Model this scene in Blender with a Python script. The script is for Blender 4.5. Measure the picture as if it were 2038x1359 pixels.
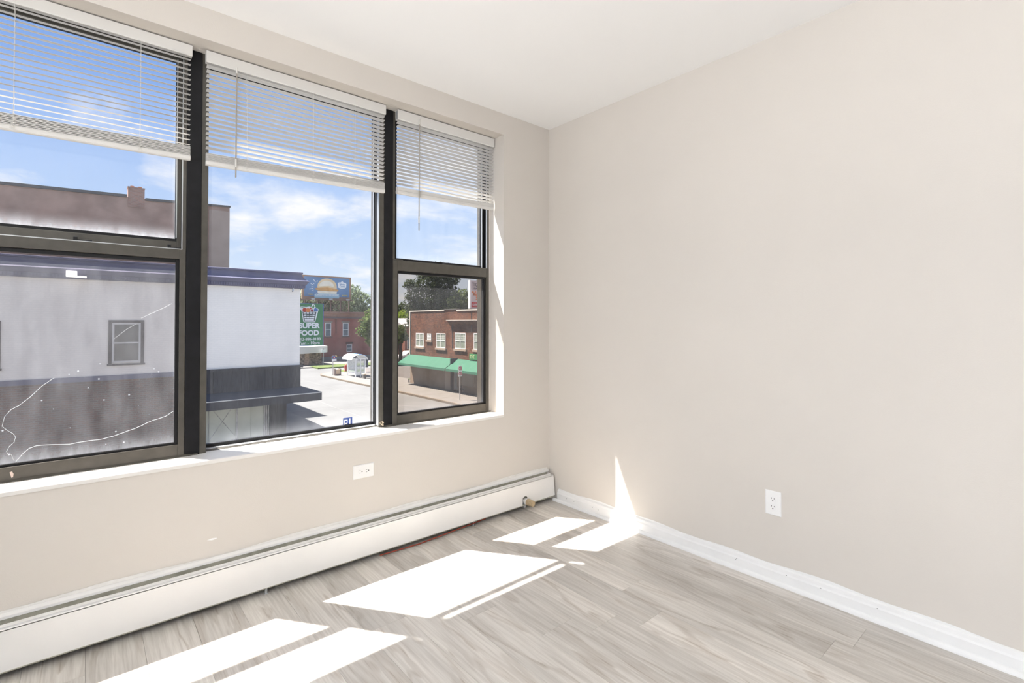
import bpy, math, random
from mathutils import Vector
random.seed(7)
C = bpy.context.scene.collection
S = bpy.context.scene
for o in list(bpy.data.objects): bpy.data.objects.remove(o)
R = math.radians

# ---------------------------------------------------------------- camera, sky, sun, fill lights, exposure
FPX = 989.0
HORIZON = 643.0
PITCH = R(0.85)
cam = bpy.data.cameras.new('camera'); camo = bpy.data.objects.new('camera', cam); C.objects.link(camo)
camo.location = (0, 0, 1.3)
camo.rotation_euler = (R(90) + PITCH, 0, -R(40.6))
cam.sensor_width = 36.0; cam.sensor_fit = 'HORIZONTAL'
cam.lens = FPX / 2038 * 36.0
cam.shift_x = 0.0
cam.shift_y = -((1359 / 2) - (HORIZON - FPX * math.tan(PITCH))) / 2038
cam.clip_start = 0.05; cam.clip_end = 600
S.camera = camo
S.view_settings.view_transform = 'Standard'
S.view_settings.look = 'None'
S.view_settings.exposure = 0.0
S.view_settings.gamma = 1.0
S.view_settings.use_curve_mapping = False

world = bpy.data.worlds.new('sky'); S.world = world; world.use_nodes = True
nt = world.node_tree; nt.nodes.clear()
def N(nt, t, **kw):
    n = nt.nodes.new(t)
    for k, v in kw.items(): setattr(n, k, v)
    return n
def L(nt, a, b): nt.links.new(a, b)
tc = N(nt, 'ShaderNodeTexCoord')
sep = N(nt, 'ShaderNodeSeparateXYZ'); L(nt, tc.outputs['Generated'], sep.inputs[0])
rmp = N(nt, 'ShaderNodeValToRGB'); L(nt, sep.outputs['Z'], rmp.inputs[0])
cr = rmp.color_ramp
cr.elements[0].position = 0.0; cr.elements[0].color = (.80, .88, .98, 1)
cr.elements[1].position = 1.0; cr.elements[1].color = (.20, .36, .80, 1)
for p, c in ((.10, (.66, .79, .98, 1)), (.20, (.50, .67, .96, 1)), (.38, (.27, .46, .90, 1))):
    e = cr.elements.new(p); e.color = c
zc = N(nt, 'ShaderNodeMath', operation='ADD'); L(nt, sep.outputs['Z'], zc.inputs[0]); zc.inputs[1].default_value = .22
zm = N(nt, 'ShaderNodeMath', operation='MAXIMUM'); L(nt, zc.outputs[0], zm.inputs[0]); zm.inputs[1].default_value = .05
dx = N(nt, 'ShaderNodeMath', operation='DIVIDE'); L(nt, sep.outputs['X'], dx.inputs[0]); L(nt, zm.outputs[0], dx.inputs[1])
dy = N(nt, 'ShaderNodeMath', operation='DIVIDE'); L(nt, sep.outputs['Y'], dy.inputs[0]); L(nt, zm.outputs[0], dy.inputs[1])
cb = N(nt, 'ShaderNodeCombineXYZ'); L(nt, dx.outputs[0], cb.inputs[0]); L(nt, dy.outputs[0], cb.inputs[1])
cb.inputs[2].default_value = 3.1
cn = N(nt, 'ShaderNodeTexNoise'); L(nt, cb.outputs[0], cn.inputs['Vector'])
cn.inputs['Scale'].default_value = 1.55; cn.inputs['Detail'].default_value = 9; cn.inputs['Roughness'].default_value = .58; cn.inputs['Distortion'].default_value = .25
crr = N(nt, 'ShaderNodeValToRGB'); L(nt, cn.outputs['Fac'], crr.inputs[0])
crr.color_ramp.elements[0].position = .48; crr.color_ramp.elements[0].color = (0, 0, 0, 1)
crr.color_ramp.elements[1].position = .64; crr.color_ramp.elements[1].color = (1, 1, 1, 1)
mx = N(nt, 'ShaderNodeMixRGB'); L(nt, crr.outputs[0], mx.inputs[0]); L(nt, rmp.outputs[0], mx.inputs[1]); mx.inputs[2].default_value = (1.0, 1.0, 1.02, 1)
bg = N(nt, 'ShaderNodeBackground'); L(nt, mx.outputs[0], bg.inputs[0]); bg.inputs[1].default_value = 1.0
wo = N(nt, 'ShaderNodeOutputWorld'); L(nt, bg.outputs[0], wo.inputs[0])

sun = bpy.data.lights.new('sun', 'SUN'); sun.energy = 21.5; sun.angle = R(.5); sun.color = (1, .965, .91)
suno = bpy.data.objects.new('sun', sun); C.objects.link(suno)
suno.rotation_euler = Vector((.724, -1.0, -2.28)).to_track_quat('-Z', 'Y').to_euler()
suno.location = (-10, 20, 40)

def lamp(name, loc, energy, size, col=(1, .975, .95), rot=(0, 0, 0)):
    l = bpy.data.lights.new(name, 'AREA'); l.shape = 'DISK'; l.size = size; l.energy = energy; l.color = col
    o = bpy.data.objects.new(name, l); C.objects.link(o); o.location = loc; o.rotation_euler = rot
    return o
def bulb_(name, loc, energy, rad, col=(1, .975, .95)):
    l = bpy.data.lights.new(name, 'POINT'); l.shadow_soft_size = rad; l.energy = energy; l.color = col
    o = bpy.data.objects.new(name, l); C.objects.link(o); o.location = loc
    return o
# two unseen fill lights added to brighten walls and ceiling, left of the camera
lo = lamp('side_fill_light', (-3.05, -1.2, 1.35), 270, 1.8, (.93, .98, 1.07))
lo.rotation_euler = Vector((.84, -.38, .38)).to_track_quat('-Z', 'Y').to_euler()
lamp('upward_fill_light', (-.7, -.1, 1.70), 88, .45, (1, .985, .955), (R(180), 0, 0))  # second added fill, bounced off the ceiling

# ---------------------------------------------------------------- materials
def P(name, col, rough=.6, spec=.3, metal=0.0, var=0.0, vscale=3.0, bump=0.0, bscale=80.0, emis=0.0, stretch=None):
    m = bpy.data.materials.new(name); m.use_nodes = True
    t = m.node_tree; b = t.nodes['Principled BSDF']
    b.inputs['Base Color'].default_value = (*col, 1)
    b.inputs['Roughness'].default_value = rough
    b.inputs['Specular IOR Level'].default_value = spec
    b.inputs['Metallic'].default_value = metal
    tcn = N(t, 'ShaderNodeTexCoord')
    vec = tcn.outputs['Object']
    if stretch:
        mp = N(t, 'ShaderNodeMapping'); mp.inputs['Scale'].default_value = stretch; L(t, vec, mp.inputs[0]); vec = mp.outputs[0]
    if var > 0:
        n = N(t, 'ShaderNodeTexNoise'); n.inputs['Scale'].default_value = vscale; n.inputs['Detail'].default_value = 6; L(t, vec, n.inputs['Vector'])
        mr = N(t, 'ShaderNodeMapRange'); mr.inputs[1].default_value = .3; mr.inputs[2].default_value = .7
        mr.inputs[3].default_value = 1 - var; mr.inputs[4].default_value = 1 + var; L(t, n.outputs['Fac'], mr.inputs[0])
        mu = N(t, 'ShaderNodeVectorMath', operation='SCALE'); mu.inputs[0].default_value = col; L(t, mr.outputs[0], mu.inputs['Scale'])
        L(t, mu.outputs[0], b.inputs['Base Color'])
    if bump > 0:
        n = N(t, 'ShaderNodeTexNoise'); n.inputs['Scale'].default_value = bscale; n.inputs['Detail'].default_value = 4; L(t, vec, n.inputs['Vector'])
        bp = N(t, 'ShaderNodeBump'); bp.inputs['Strength'].default_value = bump; bp.inputs['Distance'].default_value = .01
        L(t, n.outputs['Fac'], bp.inputs['Height']); L(t, bp.outputs[0], b.inputs['Normal'])
    if emis > 0:
        b.inputs['Emission Color'].default_value = (*col, 1); b.inputs['Emission Strength'].default_value = emis
    return m

def brick_mat(name, c1, c2, mortar, sc=1.0, patch=None, patch_z=None, bump=.4, msize=.012, var=.25):
    """running bond of 0.2 x 0.07 m bricks; optionally a parged coat that ends on a ragged line"""
    m = bpy.data.materials.new(name); m.use_nodes = True
    t = m.node_tree; b = t.nodes['Principled BSDF']; b.inputs['Roughness'].default_value = .85; b.inputs['Specular IOR Level'].default_value = .15
    g = N(t, 'ShaderNodeTexCoord'); s = N(t, 'ShaderNodeSeparateXYZ'); L(t, g.outputs['Object'], s.inputs[0])
    a = N(t, 'ShaderNodeMath', operation='ADD'); L(t, s.outputs[0], a.inputs[0]); L(t, s.outputs[1], a.inputs[1])
    c = N(t, 'ShaderNodeCombineXYZ'); L(t, a.outputs[0], c.inputs[0]); L(t, s.outputs[2], c.inputs[1])
    br = N(t, 'ShaderNodeTexBrick'); L(t, c.outputs[0], br.inputs['Vector'])
    br.inputs['Scale'].default_value = sc; br.inputs['Brick Width'].default_value = .21; br.inputs['Row Height'].default_value = .072
    br.inputs['Mortar Size'].default_value = msize; br.inputs['Color1'].default_value = (*c1, 1); br.inputs['Color2'].default_value = (*c2, 1); br.inputs['Mortar'].default_value = (*mortar, 1)
    n = N(t, 'ShaderNodeTexNoise'); n.inputs['Scale'].default_value = .8; n.inputs['Detail'].default_value = 8; L(t, g.outputs['Object'], n.inputs['Vector'])
    mr = N(t, 'ShaderNodeMapRange'); mr.inputs[1].default_value = .3; mr.inputs[2].default_value = .7; mr.inputs[3].default_value = 1 - var; mr.inputs[4].default_value = 1 + var; L(t, n.outputs['Fac'], mr.inputs[0])
    mu = N(t, 'ShaderNodeVectorMath', operation='SCALE'); L(t, br.outputs['Color'], mu.inputs[0]); L(t, mr.outputs[0], mu.inputs['Scale'])
    out = mu.outputs[0]
    if patch:
        n2 = N(t, 'ShaderNodeTexNoise'); n2.inputs['Scale'].default_value = .55; n2.inputs['Detail'].default_value = 7; n2.inputs['Roughness'].default_value = .6; L(t, g.outputs['Object'], n2.inputs['Vector'])
        s1 = N(t, 'ShaderNodeMath', operation='MULTIPLY'); L(t, n2.outputs['Fac'], s1.inputs[0]); s1.inputs[1].default_value = 3.2
        s2 = N(t, 'ShaderNodeMath', operation='ADD'); L(t, s1.outputs[0], s2.inputs[0]); L(t, s.outputs[2], s2.inputs[1])
        s3 = N(t, 'ShaderNodeMath', operation='GREATER_THAN'); L(t, s2.outputs[0], s3.inputs[0]); s3.inputs[1].default_value = patch_z + 1.6
        mxx = N(t, 'ShaderNodeMixRGB'); L(t, s3.outputs[0], mxx.inputs[0]); L(t, out, mxx.inputs[1])
        pc = N(t, 'ShaderNodeVectorMath', operation='SCALE'); pc.inputs[0].default_value = patch; L(t, mr.outputs[0], pc.inputs['Scale'])
        L(t, pc.outputs[0], mxx.inputs[2]); out = mxx.outputs[0]
    L(t, out, b.inputs['Base Color'])
    bp = N(t, 'ShaderNodeBump'); bp.inputs['Strength'].default_value = bump; bp.inputs['Distance'].default_value = .01; bp.invert = True
    L(t, br.outputs['Fac'], bp.inputs['Height']); L(t, bp.outputs[0], b.inputs['Normal'])
    return m

def glass_mat(name, tint, haze, gloss=.06, x0=0, x1=1, z0=0, z1=1, edge=0.0, spots=0.0, hazecol=(.9, .92, .97)):
    """window glass with a film of dirt: clear tinted glass mixed with a thin scattering layer that is thicker at the pane's edge"""
    m = bpy.data.materials.new(name); m.use_nodes = True
    t = m.node_tree; t.nodes.clear()
    out = N(t, 'ShaderNodeOutputMaterial')
    tr = N(t, 'ShaderNodeBsdfTransparent'); tr.inputs[0].default_value = (*tint, 1)
    gl = N(t, 'ShaderNodeBsdfGlossy'); gl.inputs['Roughness'].default_value = .02
    fr = N(t, 'ShaderNodeFresnel'); fr.inputs[0].default_value = 1.35
    fm = N(t, 'ShaderNodeMath', operation='MULTIPLY'); L(t, fr.outputs[0], fm.inputs[0]); fm.inputs[1].default_value = gloss * 10
    m1 = N(t, 'ShaderNodeMixShader'); L(t, fm.outputs[0], m1.inputs[0]); L(t, tr.outputs[0], m1.inputs[1]); L(t, gl.outputs[0], m1.inputs[2])
    di = N(t, 'ShaderNodeBsdfDiffuse'); di.inputs[0].default_value = (*hazecol, 1)
    tl = N(t, 'ShaderNodeBsdfTranslucent'); tl.inputs[0].default_value = (*hazecol, 1)
    m2 = N(t, 'ShaderNodeMixShader'); m2.inputs[0].default_value = .5; L(t, di.outputs[0], m2.inputs[1]); L(t, tl.outputs[0], m2.inputs[2])
    g = N(t, 'ShaderNodeNewGeometry'); s = N(t, 'ShaderNodeSeparateXYZ'); L(t, g.outputs['Position'], s.inputs[0])
    n = N(t, 'ShaderNodeTexNoise'); n.inputs['Scale'].default_value = 6; n.inputs['Detail'].default_value = 8; n.inputs['Roughness'].default_value = .65
    mp = N(t, 'ShaderNodeMapping'); mp.inputs['Scale'].default_value = (2.5, 1, .7); L(t, g.outputs['Position'], mp.inputs[0]); L(t, mp.outputs[0], n.inputs['Vector'])
    mr = N(t, 'ShaderNodeMapRange'); mr.inputs[1].default_value = .3; mr.inputs[2].default_value = .75; mr.inputs[3].default_value = haze * .55; mr.inputs[4].default_value = haze * 1.6; L(t, n.outputs['Fac'], mr.inputs[0])
    fac = mr.outputs[0]
    if edge > 0:
        def fall(sock, e, width, sign):
            a = N(t, 'ShaderNodeMapRange'); a.inputs[1].default_value = e; a.inputs[2].default_value = e + sign * width; a.inputs[3].default_value = 1; a.inputs[4].default_value = 0
            L(t, sock, a.inputs[0]); p = N(t, 'ShaderNodeMath', operation='POWER'); L(t, a.outputs[0], p.inputs[0]); p.inputs[1].default_value = 2.2; return p.outputs[0]
        e1 = fall(s.outputs[2], z0, .085, 1); e2_ = fall(s.outputs[0], x1, .03, -1); e2m = N(t, 'ShaderNodeMath', operation='MULTIPLY'); L(t, e2_, e2m.inputs[0]); e2m.inputs[1].default_value = .6; e2 = e2m.outputs[0]
        mxm = N(t, 'ShaderNodeMath', operation='MAXIMUM'); L(t, e1, mxm.inputs[0]); L(t, e2, mxm.inputs[1])
        nz = N(t, 'ShaderNodeMath', operation='MULTIPLY'); L(t, mxm.outputs[0], nz.inputs[0])
        nn = N(t, 'ShaderNodeMapRange'); nn.inputs[1].default_value = .3; nn.inputs[2].default_value = .7; nn.inputs[3].default_value = .35 * edge; nn.inputs[4].default_value = edge; L(t, n.outputs['Fac'], nn.inputs[0]); L(t, nn.outputs[0], nz.inputs[1])
        ad = N(t, 'ShaderNodeMath', operation='ADD'); L(t, fac, ad.inputs[0]); L(t, nz.outputs[0], ad.inputs[1]); fac = ad.outputs[0]
    if spots > 0:
        v = N(t, 'ShaderNodeTexVoronoi'); v.inputs['Scale'].default_value = 38; L(t, g.outputs['Position'], v.inputs['Vector'])
        lt = N(t, 'ShaderNodeMath', operation='LESS_THAN'); L(t, v.outputs['Distance'], lt.inputs[0]); lt.inputs[1].default_value = .13
        n3 = N(t, 'ShaderNodeTexNoise'); n3.inputs['Scale'].default_value = 9; L(t, g.outputs['Position'], n3.inputs['Vector'])
        gt = N(t, 'ShaderNodeMath', operation='GREATER_THAN'); L(t, n3.outputs['Fac'], gt.inputs[0]); gt.inputs[1].default_value = .58
        mm = N(t, 'ShaderNodeMath', operation='MULTIPLY'); L(t, lt.outputs[0], mm.inputs[0]); L(t, gt.outputs[0], mm.inputs[1])
        zl = N(t, 'ShaderNodeMath', operation='LESS_THAN'); L(t, s.outputs[2], zl.inputs[0]); zl.inputs[1].default_value = z0 + (z1 - z0) * .45
        m4 = N(t, 'ShaderNodeMath', operation='MULTIPLY'); L(t, mm.outputs[0], m4.inputs[0]); L(t, zl.outputs[0], m4.inputs[1])
        m5 = N(t, 'ShaderNodeMath', operation='MULTIPLY'); L(t, m4.outputs[0], m5.inputs[0]); m5.inputs[1].default_value = spots
        ad = N(t, 'ShaderNodeMath', operation='ADD'); L(t, fac, ad.inputs[0]); L(t, m5.outputs[0], ad.inputs[1]); fac = ad.outputs[0]
    m3 = N(t, 'ShaderNodeMixShader'); L(t, fac, m3.inputs[0]); L(t, m1.outputs[0], m3.inputs[1]); L(t, m2.outputs[0], m3.inputs[2])
    L(t, m3.outputs[0], out.inputs[0])
    return m

def wood_mat():
    m = bpy.data.materials.new('vinyl_plank'); m.use_nodes = True
    t = m.node_tree; b = t.nodes['Principled BSDF']
    b.inputs['Roughness'].default_value = .42; b.inputs['Specular IOR Level'].default_value = .45
    oi = N(t, 'ShaderNodeObjectInfo'); tcn = N(t, 'ShaderNodeTexCoord')
    of = N(t, 'ShaderNodeVectorMath', operation='SCALE'); of.inputs[0].default_value = (17, 31, 5); L(t, oi.outputs['Random'], of.inputs['Scale'])
    ad = N(t, 'ShaderNodeVectorMath', operation='ADD'); L(t, tcn.outputs['Object'], ad.inputs[0]); L(t, of.outputs[0], ad.inputs[1])
    # broad distortion that makes cathedral figure
    mp = N(t, 'ShaderNodeMapping'); mp.inputs['Scale'].default_value = (5.5, .9, 1); L(t, ad.outputs[0], mp.inputs[0])
    n1 = N(t, 'ShaderNodeTexNoise'); n1.inputs['Scale'].default_value = 1.3; n1.inputs['Detail'].default_value = 3; n1.inputs['Distortion'].default_value = .6; L(t, mp.outputs[0], n1.inputs['Vector'])
    ml = N(t, 'ShaderNodeMath', operation='MULTIPLY'); L(t, n1.outputs['Fac'], ml.inputs[0]); ml.inputs[1].default_value = 26
    sn = N(t, 'ShaderNodeMath', operation='SINE'); L(t, ml.outputs[0], sn.inputs[0])
    pw = N(t, 'ShaderNodeMapRange'); pw.inputs[1].default_value = .55; pw.inputs[2].default_value = 1; pw.inputs[3].default_value = 0; pw.inputs[4].default_value = 1; L(t, sn.outputs[0], pw.inputs[0])
    # fine fibres
    mp2 = N(t, 'ShaderNodeMapping'); mp2.inputs['Scale'].default_value = (95, 3.2, 1); L(t, ad.outputs[0], mp2.inputs[0])
    n2 = N(t, 'ShaderNodeTexNoise'); n2.inputs['Scale'].default_value = 1.0; n2.inputs['Detail'].default_value = 5; n2.inputs['Roughness'].default_value = .65; L(t, mp2.outputs[0], n2.inputs['Vector'])
    # soft blotches
    mp3 = N(t, 'ShaderNodeMapping'); mp3.inputs['Scale'].default_value = (9, 1.4, 1); L(t, ad.outputs[0], mp3.inputs[0])
    n3 = N(t, 'ShaderNodeTexNoise'); n3.inputs['Scale'].default_value = 1; n3.inputs['Detail'].default_value = 4; L(t, mp3.outputs[0], n3.inputs['Vector'])
    # figure is broken up, so it only shows here and there
    fg = N(t, 'ShaderNodeMath', operation='MULTIPLY'); L(t, pw.outputs[0], fg.inputs[0])
    nm = N(t, 'ShaderNodeMapRange'); nm.inputs[1].default_value = .42; nm.inputs[2].default_value = .68; L(t, n2.outputs['Fac'], nm.inputs[0]); L(t, nm.outputs[0], fg.inputs[1])
    r = N(t, 'ShaderNodeValToRGB'); L(t, n2.outputs['Fac'], r.inputs[0])
    r.color_ramp.elements[0].position = .28; r.color_ramp.elements[0].color = (.54, .495, .445, 1)
    r.color_ramp.elements[1].position = .62; r.color_ramp.elements[1].color = (.74, .70, .645, 1)
    m1 = N(t, 'ShaderNodeMixRGB'); L(t, fg.outputs[0], m1.inputs[0]); L(t, r.outputs[0], m1.inputs[1]); m1.inputs[2].default_value = (.42, .36, .30, 1)
    v3 = N(t, 'ShaderNodeMapRange'); v3.inputs[1].default_value = .3; v3.inputs[2].default_value = .7; v3.inputs[3].default_value = .86; v3.inputs[4].default_value = 1.12; L(t, n3.outputs['Fac'], v3.inputs[0])
    vo = N(t, 'ShaderNodeMapRange'); vo.inputs[3].default_value = .83; vo.inputs[4].default_value = 1.12; L(t, oi.outputs['Random'], vo.inputs[0])
    vm = N(t, 'ShaderNodeMath', operation='MULTIPLY'); L(t, v3.outputs[0], vm.inputs[0]); L(t, vo.outputs[0], vm.inputs[1])
    sc = N(t, 'ShaderNodeVectorMath', operation='SCALE'); L(t, m1.outputs[0], sc.inputs[0]); L(t, vm.outputs[0], sc.inputs['Scale'])
    L(t, sc.outputs[0], b.inputs['Base Color'])
    bp = N(t, 'ShaderNodeBump'); bp.inputs['Strength'].default_value = .06; bp.inputs['Distance'].default_value = .002
    L(t, n2.outputs['Fac'], bp.inputs['Height']); L(t, bp.outputs[0], b.inputs['Normal'])
    return m

def leaf_mat(name, c1, c2):
    m = bpy.data.materials.new(name); m.use_nodes = True
    t = m.node_tree; t.nodes.clear(); out = N(t, 'ShaderNodeOutputMaterial')
    g = N(t, 'ShaderNodeNewGeometry')
    n = N(t, 'ShaderNodeTexNoise'); n.inputs['Scale'].default_value = 1.7; n.inputs['Detail'].default_value = 6; L(t, g.outputs['Position'], n.inputs['Vector'])
    r = N(t, 'ShaderNodeValToRGB'); L(t, n.outputs['Fac'], r.inputs[0])
    r.color_ramp.elements[0].position = .35; r.color_ramp.elements[0].color = (*c1, 1)
    r.color_ramp.elements[1].position = .65; r.color_ramp.elements[1].color = (*c2, 1)
    d = N(t, 'ShaderNodeBsdfDiffuse'); L(t, r.outputs[0], d.inputs[0])
    tl = N(t, 'ShaderNodeBsdfTranslucent'); L(t, r.outputs[0], tl.inputs[0])
    mx = N(t, 'ShaderNodeMixShader'); mx.inputs[0].default_value = .35; L(t, d.outputs[0], mx.inputs[1]); L(t, tl.outputs[0], mx.inputs[2]); L(t, mx.outputs[0], out.inputs[0])
    return m

M = {}
M['wall'] = P('wall_paint', (.67, .624, .568), .75, .15, var=.015, vscale=2, bump=.06, bscale=220)
M['rearwall'] = P('rear_wall_low_bounce', (.09, .10, .115), .8, .1)  # unseen walls set dark to cut light bounced onto the window wall
M['ceil'] = P('ceiling_paint', (.90, .895, .885), .85, .1, bump=.03, bscale=200)
M['sill'] = P('sill_paint', (.80, .775, .735), .45, .35, var=.03, vscale=14, bump=.05, bscale=60)
M['white'] = P('white_enamel', (.83, .815, .79), .38, .4, var=.015, vscale=6, bump=.03, bscale=60)
M['trimwhite'] = P('trim_white', (.86, .855, .84), .42, .4, var=.02, vscale=12, bump=.05, bscale=50)
M['caulk'] = P('white_caulk', (.80, .78, .74), .6, .25, var=.05, vscale=30, bump=.15, bscale=60)
M['fin'] = P('heater_fin_metal', (.42, .405, .33), .5, .3, var=.2, vscale=25, stretch=(1, 1, 1))
M['blackgap'] = P('gap_shade', (.01, .01, .01), .9, .05)  # black that stands in for shade inside the heater
M['post'] = P('black_mullion_metal', (.009, .009, .0105), .5, .25, var=.25, vscale=18)
M['frame'] = P('bronze_window_metal', (.083, .075, .062), .42, .45, var=.15, vscale=20)
M['gasket'] = P('black_gasket', (.010, .010, .011), .5, .3)
M['silver'] = P('bare_aluminium', (.55, .56, .57), .35, .5, metal=.6)
M['slat'] = P('blind_vinyl', (.72, .70, .665), .45, .3)
M['cord'] = P('blind_cord', (.80, .78, .74), .8, .1)
M['wand'] = P('clear_wand', (.36, .33, .29), .25, .5)
M['plate'] = P('outlet_plastic', (.88, .87, .85), .35, .4)
M['slot'] = P('outlet_slot', (.02, .018, .016), .8, .1)
M['brass'] = P('brass_valve', (.56, .44, .28), .45, .5, metal=.55, var=.2, vscale=60, bump=.5, bscale=500)
M['copper'] = P('red_cable', (.35, .06, .03), .5, .3)
M['plank'] = wood_mat()
M['sub'] = P('subfloor', (.20, .17, .14), .9, .1)
M['crack'] = P('crack_glint', (.85, .88, .9), .15, .8)
M['sticker'] = P('blue_sticker', (.03, .06, .22), .5)
M['stickerw'] = P('white_print', (.8, .8, .82), .5)

# ---------------------------------------------------------------- mesh helpers
ORG = {}
class MB:
    def __init__(s): s.v = []; s.f = []
    def add(s, vs, fs):
        b = len(s.v); s.v += [tuple(p) for p in vs]; s.f += [tuple(b + i for i in f) for f in fs]; return s
    def box(s, x0, x1, y0, y1, z0, z1):
        x0, x1 = min(x0, x1), max(x0, x1); y0, y1 = min(y0, y1), max(y0, y1); z0, z1 = min(z0, z1), max(z0, z1)
        v = [(x0, y0, z0), (x1, y0, z0), (x1, y1, z0), (x0, y1, z0), (x0, y0, z1), (x1, y0, z1), (x1, y1, z1), (x0, y1, z1)]
        return s.add(v, [(0, 3, 2, 1), (4, 5, 6, 7), (0, 1, 5, 4), (1, 2, 6, 5), (2, 3, 7, 6), (3, 0, 4, 7)])
    def bbox(s, x0, x1, y0, y1, z0, z1, b=.002):
        """box with chamfered edges"""
        import bmesh
        bm = bmesh.new(); t = MB().box(x0, x1, y0, y1, z0, z1)
        vs = [bm.verts.new(p) for p in t.v]
        for f in t.f: bm.faces.new([vs[i] for i in f])
        bmesh.ops.bevel(bm, geom=list(bm.edges), offset=b, segments=2, profile=.5, affect='EDGES')
        bm.verts.index_update()
        s.add([tuple(v.co) for v in bm.verts], [tuple(v.index for v in f.verts) for f in bm.faces]); bm.free(); return s
    def ext(s, prof, axis, a, b):
        """closed profile (2-D list) extruded along an axis; x: prof=(y,z); y: prof=(x,z); z: prof=(x,y)"""
        def mk(t, p):
            return (t, p[0], p[1]) if axis == 'x' else ((p[0], t, p[1]) if axis == 'y' else (p[0], p[1], t))
        n = len(prof)
        v = [mk(a, p) for p in prof] + [mk(b, p) for p in prof]
        f = [tuple(range(n - 1, -1, -1)), tuple(range(n, 2 * n))] + [(i, (i + 1) % n, n + (i + 1) % n, n + i) for i in range(n)]
        return s.add(v, f)
    def tube(s, pts, r, n=8, cap=True):
        pts = [Vector(p) for p in pts]; rings = []
        rr = r if isinstance(r, (list, tuple)) else [r] * len(pts)
        for i, p in enumerate(pts):
            d = (pts[min(i + 1, len(pts) - 1)] - pts[max(i - 1, 0)]).normalized()
            a = Vector((0, 0, 1)) if abs(d.z) < .9 else Vector((1, 0, 0))
            u = d.cross(a).normalized(); w = d.cross(u)
            rings.append([p + (u * math.cos(2 * math.pi * k / n) + w * math.sin(2 * math.pi * k / n)) * rr[i] for k in range(n)])
        v = [q for g in rings for q in g]; f = []
        for i in range(len(pts) - 1):
            for k in range(n): f.append((i * n + k, i * n + (k + 1) % n, (i + 1) * n + (k + 1) % n, (i + 1) * n + k))
        if cap: f += [tuple(range(n - 1, -1, -1)), tuple((len(pts) - 1) * n + k for k in range(n))]
        return s.add(v, f)
    def disc(s, c, r, th, n=20, face='y', sx=1.0):
        """short cylinder with its axis along y (or x)"""
        ring = [(r * sx * math.cos(2 * math.pi * k / n), r * math.sin(2 * math.pi * k / n)) for k in range(n)]
        if face == 'y': return s.ext([(c[0] + a, c[2] + b) for a, b in ring], 'y', c[1], c[1] + th)
        return s.ext([(c[1] + a, c[2] + b) for a, b in ring], 'x', c[0], c[0] + th)
    def build(s, name, mat, parent=None, smooth=False, label=None, cat=None, group=None, kind=None):
        me = bpy.data.meshes.new(name); o = bpy.data.objects.new(name, me); C.objects.link(o)
        org = ORG[parent.name] if parent else (0, 0, 0)
        me.from_pydata([(p[0] - org[0], p[1] - org[1], p[2] - org[2]) for p in s.v], [], s.f)
        me.materials.append(mat); me.update()
        if smooth:
            for p in me.polygons: p.use_smooth = True
        if parent: o.parent = parent
        ORG[o.name] = org
        return tag(o, label, cat, group, kind)
def tag(o, label=None, cat=None, group=None, kind=None):
    if label: o['label'] = label
    if cat: o['category'] = cat
    if group: o['group'] = group
    if kind: o['kind'] = kind
    return o
def thing(name, loc, label=None, cat=None, group=None, kind=None):
    o = bpy.data.objects.new(name, None); C.objects.link(o); o.location = loc; o.empty_display_size = .1
    ORG[o.name] = tuple(loc)
    return tag(o, label, cat, group, kind)
def dup(o, loc, parent=None):
    c = o.copy(); C.objects.link(c); c.location = loc
    if parent: c.parent = parent
    return c
def text(s, size, at, face, mat, parent, name='lettering', bold=.0, align='CENTER', depth=.006, label=None, sx=1.0):
    """flat lettering; face 'y' looks towards -Y, face 'x' looks towards -X"""
    cu = bpy.data.curves.new('t', 'FONT'); cu.body = s; cu.size = size; cu.align_x = align; cu.align_y = 'CENTER'; cu.offset = bold; cu.extrude = depth / 2; cu.resolution_u = 4
    ob = bpy.data.objects.new('t', cu); C.objects.link(ob)
    bpy.context.view_layer.update()
    me = bpy.data.meshes.new_from_object(ob.evaluated_get(bpy.context.evaluated_depsgraph_get()))
    bpy.data.objects.remove(ob)
    b = MB(); vs = []
    for v in me.vertices:
        x, y, z = v.co; x *= sx
        vs.append((at[0] + x, at[1] - z, at[2] + y) if face == 'y' else (at[0] - z, at[1] - x, at[2] + y))
    b.add(vs, [tuple(p.vertices) for p in me.polygons])
    return b.build(name, mat, parent, label=label)

# ================================================================ THE ROOM
X0, XW, Y0, YW, H = -3.2, 2.64, -3.0, 2.65, 2.758
OX0, OX1, OZ0, OZ1 = -.66, 2.195, .665, 2.612      # window opening
YO = 2.95                                           # outer face of the window wall
w = MB()
w.box(X0 - .2, OX0, YW, YO, -4.3, 3.2).box(OX1, XW + .2, YW, YO, -4.3, 3.2)
w.box(OX0, OX1, YW, YO, OZ1, 3.2).box(OX0, OX1, YW, YO, -4.3, OZ0 - .012)
wall_n = w.build('wall_front', M['wall'], kind='structure')
MB().box(XW, XW + .2, Y0 - .2, YW, -.3, 3.2).build('wall_right', M['wall'], kind='structure')
MB().box(X0 - .2, X0, Y0 - .2, YW, -.3, 3.2).build('wall_left', M['rearwall'], kind='structure')
MB().box(X0, XW, Y0 - .2, Y0, -.3, 3.2).build('wall_back', M['rearwall'], kind='structure')
MB().box(X0, XW, Y0, YW, H, H + .25).build('ceiling', M['ceil'], kind='structure')
# sill board with rounded nose, painted
MB().ext([(YW - .004, OZ0 - .012), (YW - .004, OZ0 + .003), (YW - .001, OZ0 + .006), (YW + .004, OZ0 + .007), (YO, OZ0 + .007), (YO, OZ0 - .012)], 'x', OX0, OX1).build('trim_1', M['sill'], kind='structure', label='white painted window sill across the three windows')
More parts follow.
